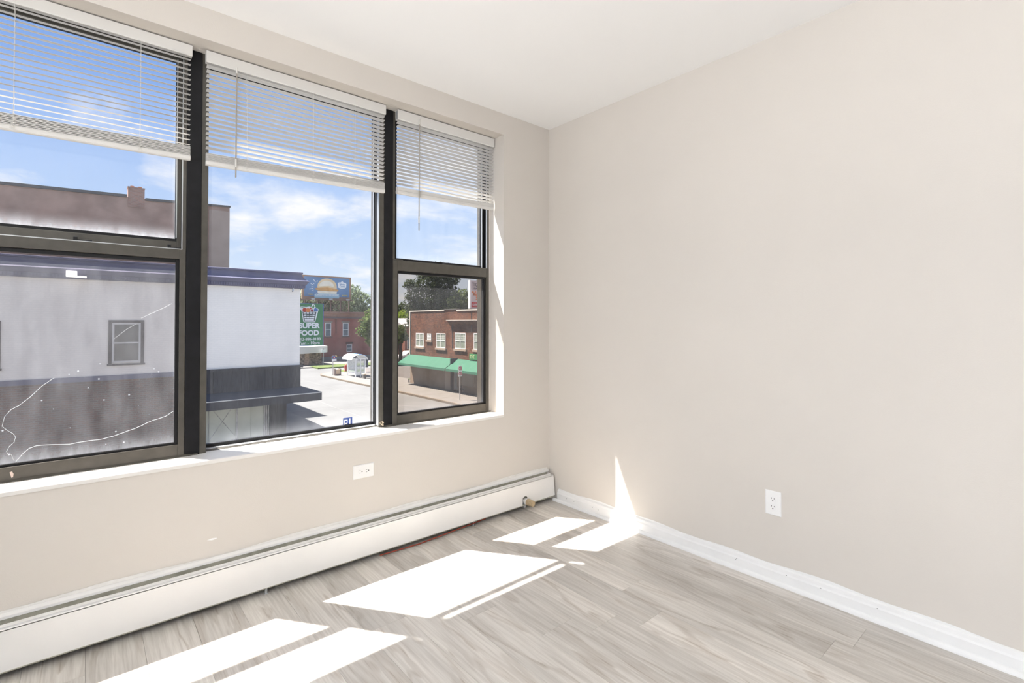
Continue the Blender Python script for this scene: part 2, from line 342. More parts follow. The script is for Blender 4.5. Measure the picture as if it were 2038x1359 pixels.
# unseen exterior bar, added to cast the dark gap in the middle sun patch
MB().bbox(.12, 1.16, 3.24, 3.252, 3.026, 3.112, .002).box(.20, .24, 2.95, 3.245, 3.03, 3.07).box(1.0, 1.04, 2.95, 3.245, 3.03, 3.07).build('trim_2', M['post'], kind='structure', label='dark bar on brackets outside above the middle window, added to shade its sun patch')

# floor of planks running away from the camera along the right wall
fl = MB().box(X0, XW, Y0, YW, -.3, -.0065).build('floor', M['sub'], kind='structure')
PW, PL = .18, 1.22
pm = MB().bbox(-PW / 2 + .0003, PW / 2 - .0003, -PL / 2 + .0003, PL / 2 - .0003, -.006, 0, .0009)
me_plank = None
known = {1.27: 1.80, 1.45: 1.505, 1.63: 1.39, 1.81: 1.278, 1.99: 1.50, 2.17: 1.92}
def plank(x0, x1, y0, y1):
    b = MB().bbox(-(x1 - x0) / 2 + .0003, (x1 - x0) / 2 - .0003, -(y1 - y0) / 2 + .0003, (y1 - y0) / 2 - .0003, -.006, 0, .0009)
    o = b.build('plank', M['plank']); o.parent = fl; o.location = ((x0 + x1) / 2, (y0 + y1) / 2, 0); return o
first = None
i = 0
x = 1.27 - PW * 18
rnd = random.Random(3)
while x < XW - .01:
    x1 = min(x + PW, XW)
    k = min(known, key=lambda q: abs(q - x))
    j = known[k] if abs(k - x) < .02 else rnd.uniform(0, PL)
    y = j - PL * 4
    while y < YW:
        ya, yb = max(y, Y0 if x > -1.1 else -.9), min(y + PL, YW)
        if yb - ya > .02 and yb > -1.3:
            full = abs((yb - ya) - PL) < 1e-6 and x1 - x > PW - .001
            if full and first: dup(first, ((x + x1) / 2, (ya + yb) / 2, 0), fl)
            else:
                o = plank(x, x1, ya, yb)
                if full: first = o
        y += PL
    x += PW

# baseboard and shoe moulding on the right wall
b = MB().ext([(XW, 0), (XW - .017, 0), (XW - .017, .058), (XW - .013, .066), (XW - .011, .080), (XW - .004, .086), (XW, .086)], 'y', Y0, YW - .095)
bb = b.build('baseboard_right', M['trimwhite'], kind='structure')
MB().ext([(XW - .017, 0), (XW - .031, 0), (XW - .0305, .006), (XW - .028, .013), (XW - .023, .018), (XW - .017, .020)], 'y', Y0, YW - .06).build('shoe_moulding', M['trimwhite'], bb, label='white quarter round at the foot of the baseboard')
# ragged white brush line where the baseboard paint runs onto the wall
vs = []; fs = []; n = 120
for i in range(n + 1):
    y = -.6 + (YW - .1 + .6) * i / n
    hgt = .0855 + .006 + .004 * math.sin(i * .37) + .004 * math.sin(i * .13 + 1) + rnd.uniform(0, .0012)
    vs += [(XW - .0007, y, .083), (XW - .0007, y, hgt)]
    if i: fs.append((2 * i - 2, 2 * i, 2 * i + 1, 2 * i - 1))
MB().add(vs, fs).build('paint_line', M['trimwhite'], bb, label='uneven white paint edge above the baseboard')
ch = MB()
for y, z in ((2.46, .045), (2.39, .043), (2.22, .05), (2.17, .047), (2.05, .044), (1.24, .05), (1.235, .057), (.99, .062), (.84, .06), (.62, .06)):
    ch.ext([(y - .0022, z - .001), (y + .0015, z - .0016), (y + .0026, z + .0005), (y - .0005, z + .0016)], 'x', XW - .0182, XW - .0168)
ch.build('nail_mark', M['slot'], bb, label='small dark chips and nail holes', kind='stuff')

# ---------------------------------------------------------------- windows
YF = 2.80
def frame_rect(b, x0, x1, z0, z1, y0, y1, l, r, t, bo):
    b.bbox(x0, x0 + l, y0, y1, z0, z1, .0015).bbox(x1 - r, x1, y0, y1, z0, z1, .0015)
    if t: b.bbox(x0 + l, x1 - r, y0, y1, z1 - t, z1, .0015)
    if bo: b.bbox(x0 + l, x1 - r, y0, y1, z0, z0 + bo, .0015)
    return b
SZ = OZ0 + .007
def pane(x0, x1, y, z0, z1): return MB().add([(x0, y, z0), (x1, y, z0), (x1, y, z1), (x0, y, z1)], [(0, 1, 2, 3)])
# mullion posts
for k, (a, c) in enumerate(((.3585, .4185), (1.3735, 1.431))):
    MB().bbox(a, c, YF - .004, 2.915, SZ, OZ1, .002).build('trim_%d' % (3 + k), M['post'], kind='structure', label=('black metal mullion post between the left and middle windows', 'black metal mullion post between the middle and right windows')[k])

zb_ = {True: 1.69, False: 1.675}
def double_hung(n, x0, x1, label, lower_glass, upper_glass, hopper):
    t = thing('window_%d' % n, ((x0 + x1) / 2, YF, SZ), label, kind='structure')
    # outer frame with jamb depth
    frame_rect(MB(), x0, x1, SZ, OZ1, YF + .066, 2.915, .022, .018, .03, .03).build('frame', M['frame'], t)
    # bright inner track at right, its stop and the bare aluminium channel
    MB().box(x1 - .0175, x1 - .013, YF + .002, YF + .014, SZ, OZ1).build('track_lip', M['silver'], t)
    MB().box(x1 - .0165, x1 - .013, YF + .014, YF + .066, SZ, OZ1).build('track', M['gasket'], t)
    MB().box(x1 - .0365, x1 - .033, YF + .034, YF + .046, zb_[hopper] + .015, OZ1 - .05).build('track_bead', M['silver'], t)
    MB().box(x1 - .014, x1, YF, YF + .070, SZ, OZ1).box(x0, x0 + .014, YF, YF + .070, SZ, OZ1).box(x0 + .014, x1 - .014, YF, YF + .070, OZ1 - .014, OZ1).build('jamb_liner', M['frame'], t)
    # lower sash, inner plane
    lx0, lx1 = x0 + .001, x1 - .001
    ls = frame_rect(MB(), lx0, lx1, SZ, 1.690 if not hopper else 1.648, YF - .003, YF + .036, .031, .024, .064 if not hopper else .046, .058).build('lower_sash', M['frame'], t)
    top = 1.626 if not hopper else 1.602
    frame_rect(MB(), lx0 + .031, lx1 - .024, SZ + .058, top, YF + .006, YF + .03, .011, .014, .016, .011).build('gasket', M['gasket'], ls)
    pane(lx0 + .034, lx1 - .026, YF + .018, SZ + .062, top - .004).build('glass_pane', lower_glass, ls)
    # upper sash, outer plane
    zb = 1.655 if hopper else 1.640
    us = frame_rect(MB(), x0 + .016, x1 - .012, zb, OZ1 - .02, YF + .038, YF + .066, .024, .021, .03, .056 if not hopper else .034).build('upper_sash', M['post' if not hopper else 'frame'], t)
    frame_rect(MB(), x0 + .04, x1 - .033, zb + (.056 if not hopper else .034), OZ1 - .05, YF + .046, YF + .062, .010, .006, .010, .014).build('gasket', M['gasket'], us)
    pane(x0 + .045, x1 - .034, YF + .054, zb + .036, OZ1 - .055).build('glass_pane', upper_glass, us)
    return t, ls, us
G1l = glass_mat('glass_left_lower', (.61, .575, .565), .085, x0=-.6, x1=.33, z0=.735, z1=1.6, edge=.33, spots=.35)
G1u = glass_mat('glass_left_upper', (.93, .94, .96), .025, x0=-.6, x1=.33, z0=1.69, z1=2.6, edge=.95)
G2 = glass_mat('glass_middle', (.96, .97, .98), .03, x0=.45, x1=1.34, z0=.70, z1=2.6, edge=.22)
G3l = glass_mat('glass_right_lower', (.66, .60, .55), .035, x0=1.46, x1=2.15, z0=.735, z1=1.62, edge=.15, spots=.1)
G3u = glass_mat('glass_right_upper', (.95, .96, .97), .06, x0=1.46, x1=2.15, z0=1.7, z1=2.6, edge=.2)
w1, w1l, w1u = double_hung(1, OX0, .3575, 'left window, dark bronze sashes with a cracked grimy lower pane', G1l, G1u, True)
w3, w3l, w3u = double_hung(3, 1.4315, 2.182, 'right window, narrow dark bronze double hung sashes beside the wall', G3l, G3u, False)
MB().box(2.181, OX1, YF + .006, 2.93, SZ, OZ1).build('jamb_packing', M['caulk'], w3, label='rough packing strip beside the right jamb')
# ledge over the meeting rail with latches on the left window
MB().bbox(OX0 + .016, .342, YF + .002, YF + .05, 1.648, 1.652, .001).build('ledge', M['silver'], w1, label='pale metal ledge above the meeting rail')
for lx in (-.045, .285):
    la = MB().bbox(lx, lx + .014, YF + .004, YF + .026, 1.652, 1.668, .002).bbox(lx + .012, lx + .062, YF + .006, YF + .02, 1.652, 1.658, .001)
    la.build('latch', M['gasket'], w1)
MB().bbox(1.805, 1.84, YF + .002, YF + .03, 1.690, 1.697, .002).tube([(1.815, YF + .012, 1.700), (1.85, YF + .012, 1.702)], .004).build('latch', M['gasket'], w3)
MB().bbox(1.4325, 1.50, YF - .006, YF + .02, 1.690, 1.695, .001).build('sash_stop', M['frame'], w3)
# middle fixed window
w2 = thing('window_2', (.9, YF, SZ), 'middle window, one large fixed pane in a slim dark frame', kind='structure')
MB().bbox(.4185, .447, YF, 2.915, SZ, OZ1, .0015).bbox(1.342, 1.3735, YF, 2.915, SZ, OZ1, .0015).box(.447, 1.342, YF + .03, 2.915, OZ1 - .03, OZ1).build('frame', M['frame'], w2)
MB().box(.447, 1.342, YF + .04, 2.915, SZ, SZ + .012).build('bottom_rail', M['silver'], w2, label='bare aluminium bottom rail')
frame_rect(MB(), .447, 1.342, SZ + .012, OZ1 - .03, YF + .062, YF + .088, .006, .007, .01, .016).build('gasket', M['gasket'], w2)
MB().box(1.3385, 1.342, YF + .030, YF + .062, SZ + .012, OZ1 - .03).build('glazing_bead', M['gasket'], w2)
MB().box(1.3395, 1.342, YF + .001, YF + .030, SZ + .012, OZ1 - .03).build('jamb_lip', M['silver'], w2)
MB().box(1.3335, 1.339, YF + .062, YF + .074, SZ + .028, OZ1 - .04).build('inner_bead', M['silver'], w2)
p2 = pane(.452, 1.337, YF + .076, SZ + .02, OZ1 - .035).build('glass_pane', G2, w2)
# cracks in the lower left pane
def crack(pts, r=.0008):
    q = []
    for i in range(len(pts) - 1):
        (xa, za), (xb, zb) = pts[i], pts[i + 1]
        m = max(2, int(math.hypot(xb - xa, zb - za) / .012))
        for k in range(m):
            f = k / m; q.append((xa + (xb - xa) * f + (rnd.uniform(-.0008, .0008) if k else 0), YF + .0165, za + (zb - za) * f + (rnd.uniform(-.0008, .0008) if k else 0)))
    q.append((pts[-1][0], YF + .0165, pts[-1][1]))
    MB().tube(q, r, 4).build('crack', M['crack'], w1l, label='pale crack line running across the glass')
def on(x, y, Y=YF + .0165):          # photo pixel -> point on the pane, used once for the crack outlines
    f, px, hy, ez = 989., 1019., 643., 1.3
    py = hy - f * math.tan(PITCH); u = (x - px) / f; v = (py - y) / f; a = math.cos(PITCH) - v * math.sin(PITCH)
    d = (a * math.sin(R(40.6)) + u * math.cos(R(40.6)), a * math.cos(R(40.6)) - u * math.sin(R(40.6)), math.sin(PITCH) + v * math.cos(PITCH))
    t = Y / d[1]; return (d[0] * t, ez + d[2] * t)
crack([on(*p) for p in ((108, 752), (86, 766), (60, 790), (38, 807), (22, 815), (9, 829), (4, 848), (14, 856), (26, 863), (31, 870), (28, 880), (18, 889), (13, 898), (15, 903), (22, 904), (28, 917))])
crack([on(*p) for p in ((31, 920), (45, 903), (58, 892), (72, 887), (100, 885), (138, 884), (165, 879), (196, 875), (225, 868), (258, 856), (270, 852), (300, 838), (330, 828), (345, 818))], .001)
crack([on(*p) for p in ((342, 604), (325, 613), (300, 624), (281, 633))])
crack([on(*p) for p in ((270, 645), (252, 655), (226, 675))], .0005)
# sticker on the middle pane
st = thing('parking_sticker', (1.14, YF + .073, .76), 'small blue and white sticker low on the middle window pane', 'sticker')
sx0, sz1 = on(683, 831, YF + .073); sx1, sz0 = on(701, 846, YF + .073)
MB().box(sx0, sx1, YF + .0725, YF + .0738, sz0, sz1 - .003).build('backing', M['sticker'], st)
dxs = (sx1 - sx0); dzs = sz1 - sz0
b = MB().box(sx0 + dxs * .10, sx0 + dxs * .46, YF + .0715, YF + .0725, sz0 + dzs * .60, sz0 + dzs * .72).box(sx0 + dxs * .10, sx0 + dxs * .46, YF + .0715, YF + .0725, sz0 + dzs * .22, sz0 + dzs * .34)
b.box(sx0 + dxs * .10, sx0 + dxs * .17, YF + .0715, YF + .0725, sz0 + dzs * .15, sz0 + dzs * .60).box(sx0 + dxs * .40, sx0 + dxs * .46, YF + .0715, YF + .0725, sz0 + dzs * .15, sz0 + dzs * .60)
b.build('bus_pictogram', M['stickerw'], st)
text('1', dzs * .95, (sx0 + dxs * .72, YF + .071, sz0 + dzs * .47), 'y', M['stickerw'], st, 'numeral', bold=.0006, depth=.0006)
# caulk ridge along the foot of the frames
vs = []; fs = []; n = 160
for i in range(n + 1):
    x = OX0 + (OX1 - OX0) * i / n; wob = rnd.uniform(0, .0025) + .001 * math.sin(i * .5)
    yy = YF - .003 if (x < .42 or x > 1.37) else YF + .04
    vs += [(x, yy, SZ + .007 + wob), (x, yy - .009 - wob * 2, SZ + .0003), (x, yy + .002, SZ + .0003)]
    if i: fs += [(3 * i - 3, 3 * i - 2, 3 * i + 1, 3 * i), (3 * i - 1, 3 * i - 3, 3 * i, 3 * i + 2)]
MB().add(vs, fs).build('trim_5', M['frame'], kind='structure', label='ragged bead of caulk at the foot of the window frames')
cp = MB()
for k in range(7):
    a = rnd.uniform(0, 6); cx = 1.361 + rnd.uniform(-.012, .012); cz = .694 + rnd.uniform(-.014, .016); r = rnd.uniform(.005, .010)
    cp.ext([(cx + r * math.cos(a + q) * rnd.uniform(.6, 1.1), cz + r * math.sin(a + q) * rnd.uniform(.6, 1.1)) for q in (0, 1.1, 2.3, 3.5, 4.8)], 'y', YF - .009, YF - .002)
tag(cp.build('paint_flake', P('tan_flake', (.55, .46, .34), .8)), 'cluster of tan paint flakes at the foot of the right mullion post', 'paint chip')
MB().ext([on(*p, YF - .005) for p in ((19, 940), (24, 938), (27, 943), (26, 949), (23, 951), (21, 946))], 'y', YF - .005, YF - .003).build('paint_chip', P('pale_chip', (.62, .5, .44), .8), w1l, label='pale paint chip on the bottom rail')

# ---------------------------------------------------------------- blinds
def slat_prof(tilt, wd=.025, th=.0006, crown=.0018):
    pr = []
    for k in range(7):
        u = -wd / 2 + wd * k / 6; pr.append((u, crown * (1 - (2 * u / wd) ** 2)))
    pr += [(u, v - th) for u, v in reversed(pr)]
    c, s = math.cos(tilt), math.sin(tilt)
    return [(u * c - v * s, u * s + v * c) for u, v in pr]
def blind(x0, x1, zr, zb, st_top, nsl, tilt, ladders, wand, label, roll):
    """zr headrail bottom, zb bottom of stack at left and right, st_top top of stack"""
    yb = 2.758
    t = thing('venetian_blind', ((x0 + x1) / 2, yb, 2.605), label, 'blind', 'mini blinds hanging in the window openings')
    hr = MB().ext([(yb - .017, 2.606), (yb - .017, zr + .004), (yb - .014, zr), (yb + .012, zr), (yb + .012, 2.606), (yb + .009, 2.606), (yb + .009, zr + .003), (yb - .014, zr + .003), (yb - .0145, 2.606)], 'x', x0, x1)
    hro = hr.build('headrail', M['slat'], t)
    for xe in (x0 + .002, x1 - .004): MB().ext([(yb - .0145, 2.600), (yb + .009, 2.600), (yb + .009, zr + .004), (yb - .0145, zr + .004)], 'x', xe, xe + .002).build('end_cap', M['silver'], hro)
    # slats: individual parts hanging between headrail and stack
    pitch = (zr - .006 - st_top) / nsl
    first = None
    for k in range(nsl):
        z = zr - .006 - pitch * (k + .35)
        if first is None:
            sm = MB().ext([(p[0], p[1]) for p in slat_prof(-tilt)], 'x', -(x1 - x0) / 2 + .004, (x1 - x0) / 2 - .004)
            first = sm.build('slat', M['slat'], smooth=False); first.parent = t; o = first
        else: o = dup(first, (0, 0, 0), t)
        o.location = (0, 0, z - 2.605); o.rotation_euler = (rnd.uniform(-.03, .03), -roll * k / nsl, 0)
    # the gathered stack and the bottom rail
    stk = MB(); ns = 9
    hz = zb[0]; slope = (zb[1] - zb[0]) / (x1 - x0)
    for k in range(ns):
        zz = .022 + (st_top - (zb[0] + zb[1]) / 2 - .024) * k / (ns - 1)
        off = rnd.uniform(-.0012, .0012)
        pr = [(yb + off + a, zz + c) for a, c in slat_prof(rnd.uniform(-.04, .04), th=.0026, crown=.0012)]
        n = len(pr); xa, xb = x0 + .004, x1 - .004
        v = [(xa, p[0], p[1] + hz) for p in pr] + [(xb, p[0], p[1] + hz + slope * (x1 - x0)) for p in pr]
        stk.add(v, [tuple(range(n - 1, -1, -1)), tuple(range(n, 2 * n))] + [(i, (i + 1) % n, n + (i + 1) % n, n + i) for i in range(n)])
    stk.build('slat_stack', M['slat'], t, kind='stuff', label='gathered slats stacked above the bottom rail')
    pr = [(yb - .013, .004), (yb - .013, .017), (yb - .010, .020), (yb + .010, .020), (yb + .013, .017), (yb + .013, .004), (yb + .009, 0), (yb - .009, 0)]
    n = len(pr)
    v = [(x0 + .003, p[0], p[1] + hz) for p in pr] + [(x1 - .003, p[0], p[1] + hz + slope * (x1 - x0)) for p in pr]
    MB().add(v, [tuple(range(n - 1, -1, -1)), tuple(range(n, 2 * n))] + [(i, (i + 1) % n, n + (i + 1) % n, n + i) for i in range(n)]).build('bottom_rail', M['slat'], t)
    # ladder cords with the tangle of cord at the stack
    for lx in ladders:
        zb_ = hz + slope * (lx - x0)
        c = MB()
        for yy in (yb - .0135, yb + .0135): c.tube([(lx, yy, zr + .002), (lx, yy, zb_ + .01)], .0006, 4)
        c.build('ladder_cord', M['cord'], t)
        q = []
        for k in range(46):
            f = k / 45; q.append((lx + .011 * math.sin(k * 2.1) * (.5 + .5 * math.sin(k * .9)), yb - .0155 - .001 * math.cos(k * 1.7), zb_ + .004 + (st_top - zb_ - .002) * f + .004 * math.sin(k * 1.3)))
        MB().tube(q, .0008, 4).build('cord_tangle', M['cord'], t)
        MB().box(lx - .004, lx + .004, yb - .0185, yb - .016, zr + .006, zr + .014).build('cord_guide', M['slat'], t)
    if wand:
        wx, wt, wl = wand
        wo = MB().tube([(wx, yb - .022, wt), (wx + .001, yb - .023, wt - .03), (wx, yb - .021, wl)], .0034, 6).build('tilt_wand', M['wand'], t, label='thin smoky plastic tilt wand')
        MB().tube([(wx, yb - .021, wt + .018), (wx, yb - .022, wt - .012)], .0042, 6).build('wand_sleeve', M['slat'], wo)
        MB().tube([(wx, yb - .021, wl + .05), (wx, yb - .021, wl + .09)], .0046, 6).build('wand_sleeve', M['slat'], wo)
    return t
blind(-.62, .3685, 2.557, (2.050, 2.066), 2.125, 18, R(-7), (-.55, -.225, .175), None, 'left venetian blind with slats open almost flat, at the photo edge', .0)
blind(.425, 1.3545, 2.551, (2.058, 2.080), 2.128, 18, R(15), (.605, .93, 1.165), (.553, 2.545, 2.018), 'middle venetian blind, wide, with a tilt wand near its left end', .0)
blind(1.432, 2.186, 2.545, (2.092, 2.101), 2.140, 18, R(16), (1.60, 1.88, 2.06), (1.578, 2.56, 1.878), 'right venetian blind, the narrowest, beside the white jamb', .0)

# ---------------------------------------------------------------- baseboard heater
ht = thing('baseboard_heater', (.4, 2.61, 0), 'long white metal baseboard heater below the windows', 'heater')
HX0, HX1 = -1.6, 2.612
MB().ext([(2.65, .02), (2.65, .222), (2.642, .222), (2.631, .214), (2.630, .204), (2.636, .203), (2.645, .19), (2.645, .02)], 'x', HX0, HX1).build('back_plate', M['white'], ht)
MB().box(HX0, HX1 - .02, 2.598, 2.636, .075, .170).build('heating_element', M['fin'], ht, label='dull metal fins inside the top slot')
MB().box(HX0, HX1 - .01, 2.634, 2.6445, .140, .203).build('inner_liner', M['fin'], ht)
fb = MB()
for k in range(24):
    x = HX0 + .1 + k * .175; fb.box(x, x + .02, 2.60, 2.636, .176, .183)
fb.build('bracket', M['silver'], ht, kind='stuff')
MB().ext([(2.612, .195), (2.595, .1915), (2.5935, .1870), (2.602, .186), (2.613, .191)], 'x', HX0, HX1 - .012).build('damper_flap', M['white'], ht)
# front panel with the valve notch, as a thin bent sheet
vx, vr, vz = 2.330, .024, .074
out_ = [(HX0, .038)]
out_ += [(vx - vr, .038), (vx - vr, vz)] + [(vx - vr * math.cos(a), vz + vr * math.sin(a)) for a in [math.pi * q / 10 for q in range(1, 10)]] + [(vx + vr, vz), (vx + vr, .039)]
import bmesh
bm = bmesh.new()
top = .186
pts = []
cols = [HX0, -.6, .4, 1.2, 1.9, vx - vr]
fv = []
def panel_part(b, xa, xb, za, zb, za2=None):
    b.add([(xa, 2.579 , za), (xb, 2.579, za2 if za2 is not None else za), (xb, 2.576, zb), (xa, 2.576, zb)], [(0, 1, 2, 3)])
fp = MB()
arch = [(vx - vr * math.cos(math.pi * q / 12), vz + vr * math.sin(math.pi * q / 12)) for q in range(13)]
prof = [(HX0, .038), (vx - vr, .038)] + arch + [(vx + vr, .040), (HX1 + .012, .041), (HX1 - .001, .176), (HX1 - .003, .187), (HX0, .187)]
prof = [p for i, p in enumerate(prof) if i == 0 or p != prof[i - 1]]
fp.ext([(p[0], p[1]) for p in prof], 'y', 2.577, 2.580)
fpo = fp.build('front_panel', M['white'], ht)
MB().ext([(2.577, .187), (2.580, .191), (2.585, .191), (2.585, .1885), (2.581, .1885), (2.580, .185), (2.577, .184)], 'x', HX0, HX1 - .003).build('top_lip', M['white'], fpo)
MB().box(HX0, HX1, 2.5775, 2.592, .034, .039).build('bottom_return', M['fin'], fpo)
MB().ext([(2.58, .045), (2.645, .045), (2.645, .20), (2.585, .185)], 'x', HX1 - .006, HX1 - .003).build('end_plate', M['white'], ht)
# caulk smear along the top
vs = []; fs = []; n = 260
for i in range(n + 1):
    x = HX0 + (HX1 - HX0) * i / n
    hgt = .228 + .006 * math.sin(i * .11) * math.sin(i * .031 + 1) + .004 * abs(math.sin(i * .07)) + rnd.uniform(-.0008, .0012)
    vs += [(x, 2.6465, .219), (x, 2.6487, hgt)]
    if i: fs.append((2 * i - 2, 2 * i, 2 * i + 1, 2 * i - 1))
MB().add(vs, fs).build('caulk_smear', M['caulk'], ht, label='uneven white caulk along the top edge')
# feet, pipe and cable seen in the gap
for x in (-.55, .67, 1.9):
    MB().tube([(x, 2.60, .002), (x, 2.60, .06)], .006, 8).box(x - .008, x + .008, 2.592, 2.608, 0, .004).build('foot', M['silver'], ht)
MB().tube([(HX0, 2.62, .022), (HX1 - .02, 2.62, .022)], .010, 8).build('return_pipe', M['fin'], ht)
MB().tube([(1.25, 2.585, .012), (1.5, 2.582, .006), (1.75, 2.588, .014), (2.0, 2.60, .02)], .003, 6).build('cable', M['copper'], ht, label='red cable sagging under the heater')
MB().box(HX0, HX1 - .02, 2.60, 2.634, .03, .165).build('shade_block', M['blackgap'], ht, label='black block standing in for the shade behind the front panel')  # solid black box gives the heater its inner shade
# valve
va = thing('radiator_valve', (vx, 2.56, .05), 'knurled brass valve cap poking out of the heater notch', 'valve')
def knob_ring(y, r, n=32, kn=0.0): return [(vx + .006 + (r + kn * (k % 2)) * math.cos(2 * math.pi * k / n), y, .062 + (r + kn * (k % 2)) * math.sin(2 * math.pi * k / n)) for k in range(n)]
def lathe(rings, parent, name, mat):
    n = len(rings[0]); v = [p for g in rings for p in g]; f = []
    for i in range(len(rings) - 1):
        for k in range(n): f.append((i * n + k, i * n + (k + 1) % n, (i + 1) * n + (k + 1) % n, (i + 1) * n + k))
    f.append(tuple(range(n))); f.append(tuple((len(rings) - 1) * n + k for k in range(n - 1, -1, -1)))
    return MB().add(v, f).build(name, mat, parent)
lathe([knob_ring(2.60, .017), knob_ring(2.574, .017), knob_ring(2.572, .0215), knob_ring(2.560, .0215), knob_ring(2.558, .019)], va, 'valve_neck', M['sill'])
cap = lathe([knob_ring(2.558, .0195), knob_ring(2.556, .0215, kn=.0014), knob_ring(2.540, .0210, kn=.0014), knob_ring(2.520, .0195, kn=.0014), knob_ring(2.503, .0180, kn=.0014), knob_ring(2.500, .0162)], va, 'cap', M['brass'])
MB().disc((vx + .006, 2.4985, .062), .010, .002, 10).build('cap_boss', M['brass'], cap)
MB().tube([(vx + .006, 2.592, .062), (vx + .006, 2.592, .015)], .011, 8).build('stem', M['silver'], va)

# ---------------------------------------------------------------- outlets
def outlet(face, c, label):
    """face 'y': plate on the front wall lying sideways; face 'x': upright plate on the right wall"""
    t = thing('wall_outlet', c, label, 'outlet', 'white duplex outlets on the walls')
    W2, H2 = (.0605, .0378)
    def T(u, v, d):          # u along the plate's long side, v across, d out of the wall
        return (c[0] + u, c[1] - d, c[2] + v) if face == 'y' else (c[0] - d, c[1] + v, c[2] - u)
    def slab(b, u0, u1, v0, v1, d0, d1, ins=0):
        q = [T(u0, v0, d0), T(u1, v0, d0), T(u1, v1, d0), T(u0, v1, d0), T(u0 + ins, v0 + ins, d1), T(u1 - ins, v0 + ins, d1), T(u1 - ins, v1 - ins, d1), T(u0 + ins, v1 - ins, d1)]
        return b.add(q, [(0, 3, 2, 1), (4, 5, 6, 7), (0, 1, 5, 4), (1, 2, 6, 5), (2, 3, 7, 6), (3, 0, 4, 7)])
    slab(slab(MB(), -W2, W2, -H2, H2, 0, .003), -W2, W2, -H2, H2, .003, .006, .004).build('cover_plate', M['plate'], t)
    for cu in (-.0195, .0195):
        pr = [(cu + .0155 * math.cos(a), max(-.0135, min(.0135, .0172 * math.sin(a)))) for a in [2 * math.pi * k / 28 for k in range(28)]]
        if face == 'y': pass
        b = MB(); n = len(pr)
        b.add([T(u, v, .005) for u, v in pr] + [T(u, v, .0075) for u, v in pr], [tuple(range(n)), tuple(range(2 * n - 1, n - 1, -1))] + [(i, n + i, n + (i + 1) % n, (i + 1) % n) for i in range(n)])
        rc = b.build('receptacle', M['plate'], t)
        s = MB(); slab(s, cu - .0085, cu - .0015, .0052, .0072, .0074, .0078); slab(s, cu - .0075, cu - .0015, -.0072, -.0052, .0074, .0078)
        pr = [(cu + .0075 + .003 * math.cos(a), .003 * math.sin(a)) for a in [2 * math.pi * k / 12 for k in range(12)]]; n = 12
        s.add([T(u, v, .0074) for u, v in pr] + [T(u, v, .0078) for u, v in pr], [tuple(range(n)), tuple(range(2 * n - 1, n - 1, -1))] + [(i, n + i, n + (i + 1) % n, (i + 1) % n) for i in range(n)])
        s.build('slot', M['slot'], rc)
        # thin shadow gap round the receptacle
    s = MB(); slab(s, -.003, .003, -.003, .003, .0058, .0066, .001); s.build('screw', M['plate'], t)
outlet('y', (1.182, YW, .477), 'white outlet plate mounted sideways below the middle window')
outlet('x', (XW, 1.055, .394), 'white outlet plate mounted upright on the right wall')
# plaster blemishes on the walls
MB().ext([(.43, .305), (.45, .309), (.47, .306), (.468, .302), (.45, .300)], 'y', YW - .0008, YW).build('filler_mark', M['ceil'], wall_n, label='small white filler mark above the heater')

# ================================================================ OUTSIDE
GZ = -4.3
M['asphalt'] = P('street_concrete', (.135, .133, .130), .9, .15, var=.12, vscale=.35, bump=.1, bscale=6)
M['tar'] = P('tar_seam', (.17, .165, .16), .85, .2)
M['lot'] = P('asphalt_lot', (.10, .092, .086), .9, .15, var=.12, vscale=.5)
M['walk'] = P('sidewalk_concrete', (.165, .156, .146), .9, .1, var=.08, vscale=1.2)
M['kerb'] = P('kerb_stone', (.16, .13, .10), .9, .1, var=.15, vscale=2)
M['grass'] = P('lawn_grass', (.095, .12, .045), .95, .05, var=.3, vscale=4)
M['wpaint'] = brick_mat('white_painted_brick', (.95, .90, .83), (.93, .88, .815), (.90, .855, .79), bump=.25, var=.03)
M['bbrick'] = brick_mat('old_brown_brick', (.17, .085, .06), (.115, .062, .048), (.16, .125, .105))
M['pbrick'] = brick_mat('parged_party_wall', (.20, .105, .08), (.12, .08, .07), (.22, .19, .17), patch=(.40, .27, .21), patch_z=7.35)
M['rbrick'] = P('red_painted_brick', (.27, .115, .10), .85, .1, var=.10, vscale=1.5)
M['tbrick'] = brick_mat('brown_facade_brick', (.19, .078, .045), (.085, .038, .026), (.10, .062, .047))
M['navy'] = P('slate_blue_paint', (.135, .13, .20), .7, .2, var=.12, vscale=2)
M['black'] = P('charcoal_board', (.052, .052, .058), .8, .15, var=.25, vscale=5, stretch=(4, 1, .6))
M['roofing'] = P('dark_roofing', (.05, .058, .075), .8, .2, var=.2, vscale=5, stretch=(1, 5, 5))
M['tin'] = P('pale_flashing', (.62, .60, .55), .6, .3)
M['cream'] = P('cream_board', (.60, .60, .50), .7, .15, var=.07, vscale=2)
M['weather'] = P('weathered_white_wood', (.48, .46, .43), .8, .15, var=.4, vscale=8, stretch=(3, 3, .5))
M['darktrim'] = P('dark_window_surround', (.075, .058, .055), .8, .1)
M['wintrim'] = P('vinyl_window_white', (.62, .61, .59), .5, .3)
M['dglass'] = P('dark_glass', (.045, .047, .045), .15, .5, var=.3, vscale=3)
M['bluepane'] = P('blue_grey_glass', (.10, .13, .16), .15, .5, var=.3, vscale=1)  # blue-grey glass colour with slight mottling
M['curtain'] = P('curtain_behind_glass', (.22, .26, .22), .5, .3, var=.25, vscale=2, stretch=(6, 6, 1))
M['coping'] = P('grey_coping', (.13, .125, .12), .8, .1)
M['stonesill'] = P('limestone_sill', (.34, .27, .22), .85, .1)
M['clay'] = P('clay_pot', (.42, .17, .08), .8, .1)
M['signgreen'] = P('sign_green', (.045, .21, .085), .5, .3, var=.04, vscale=3)
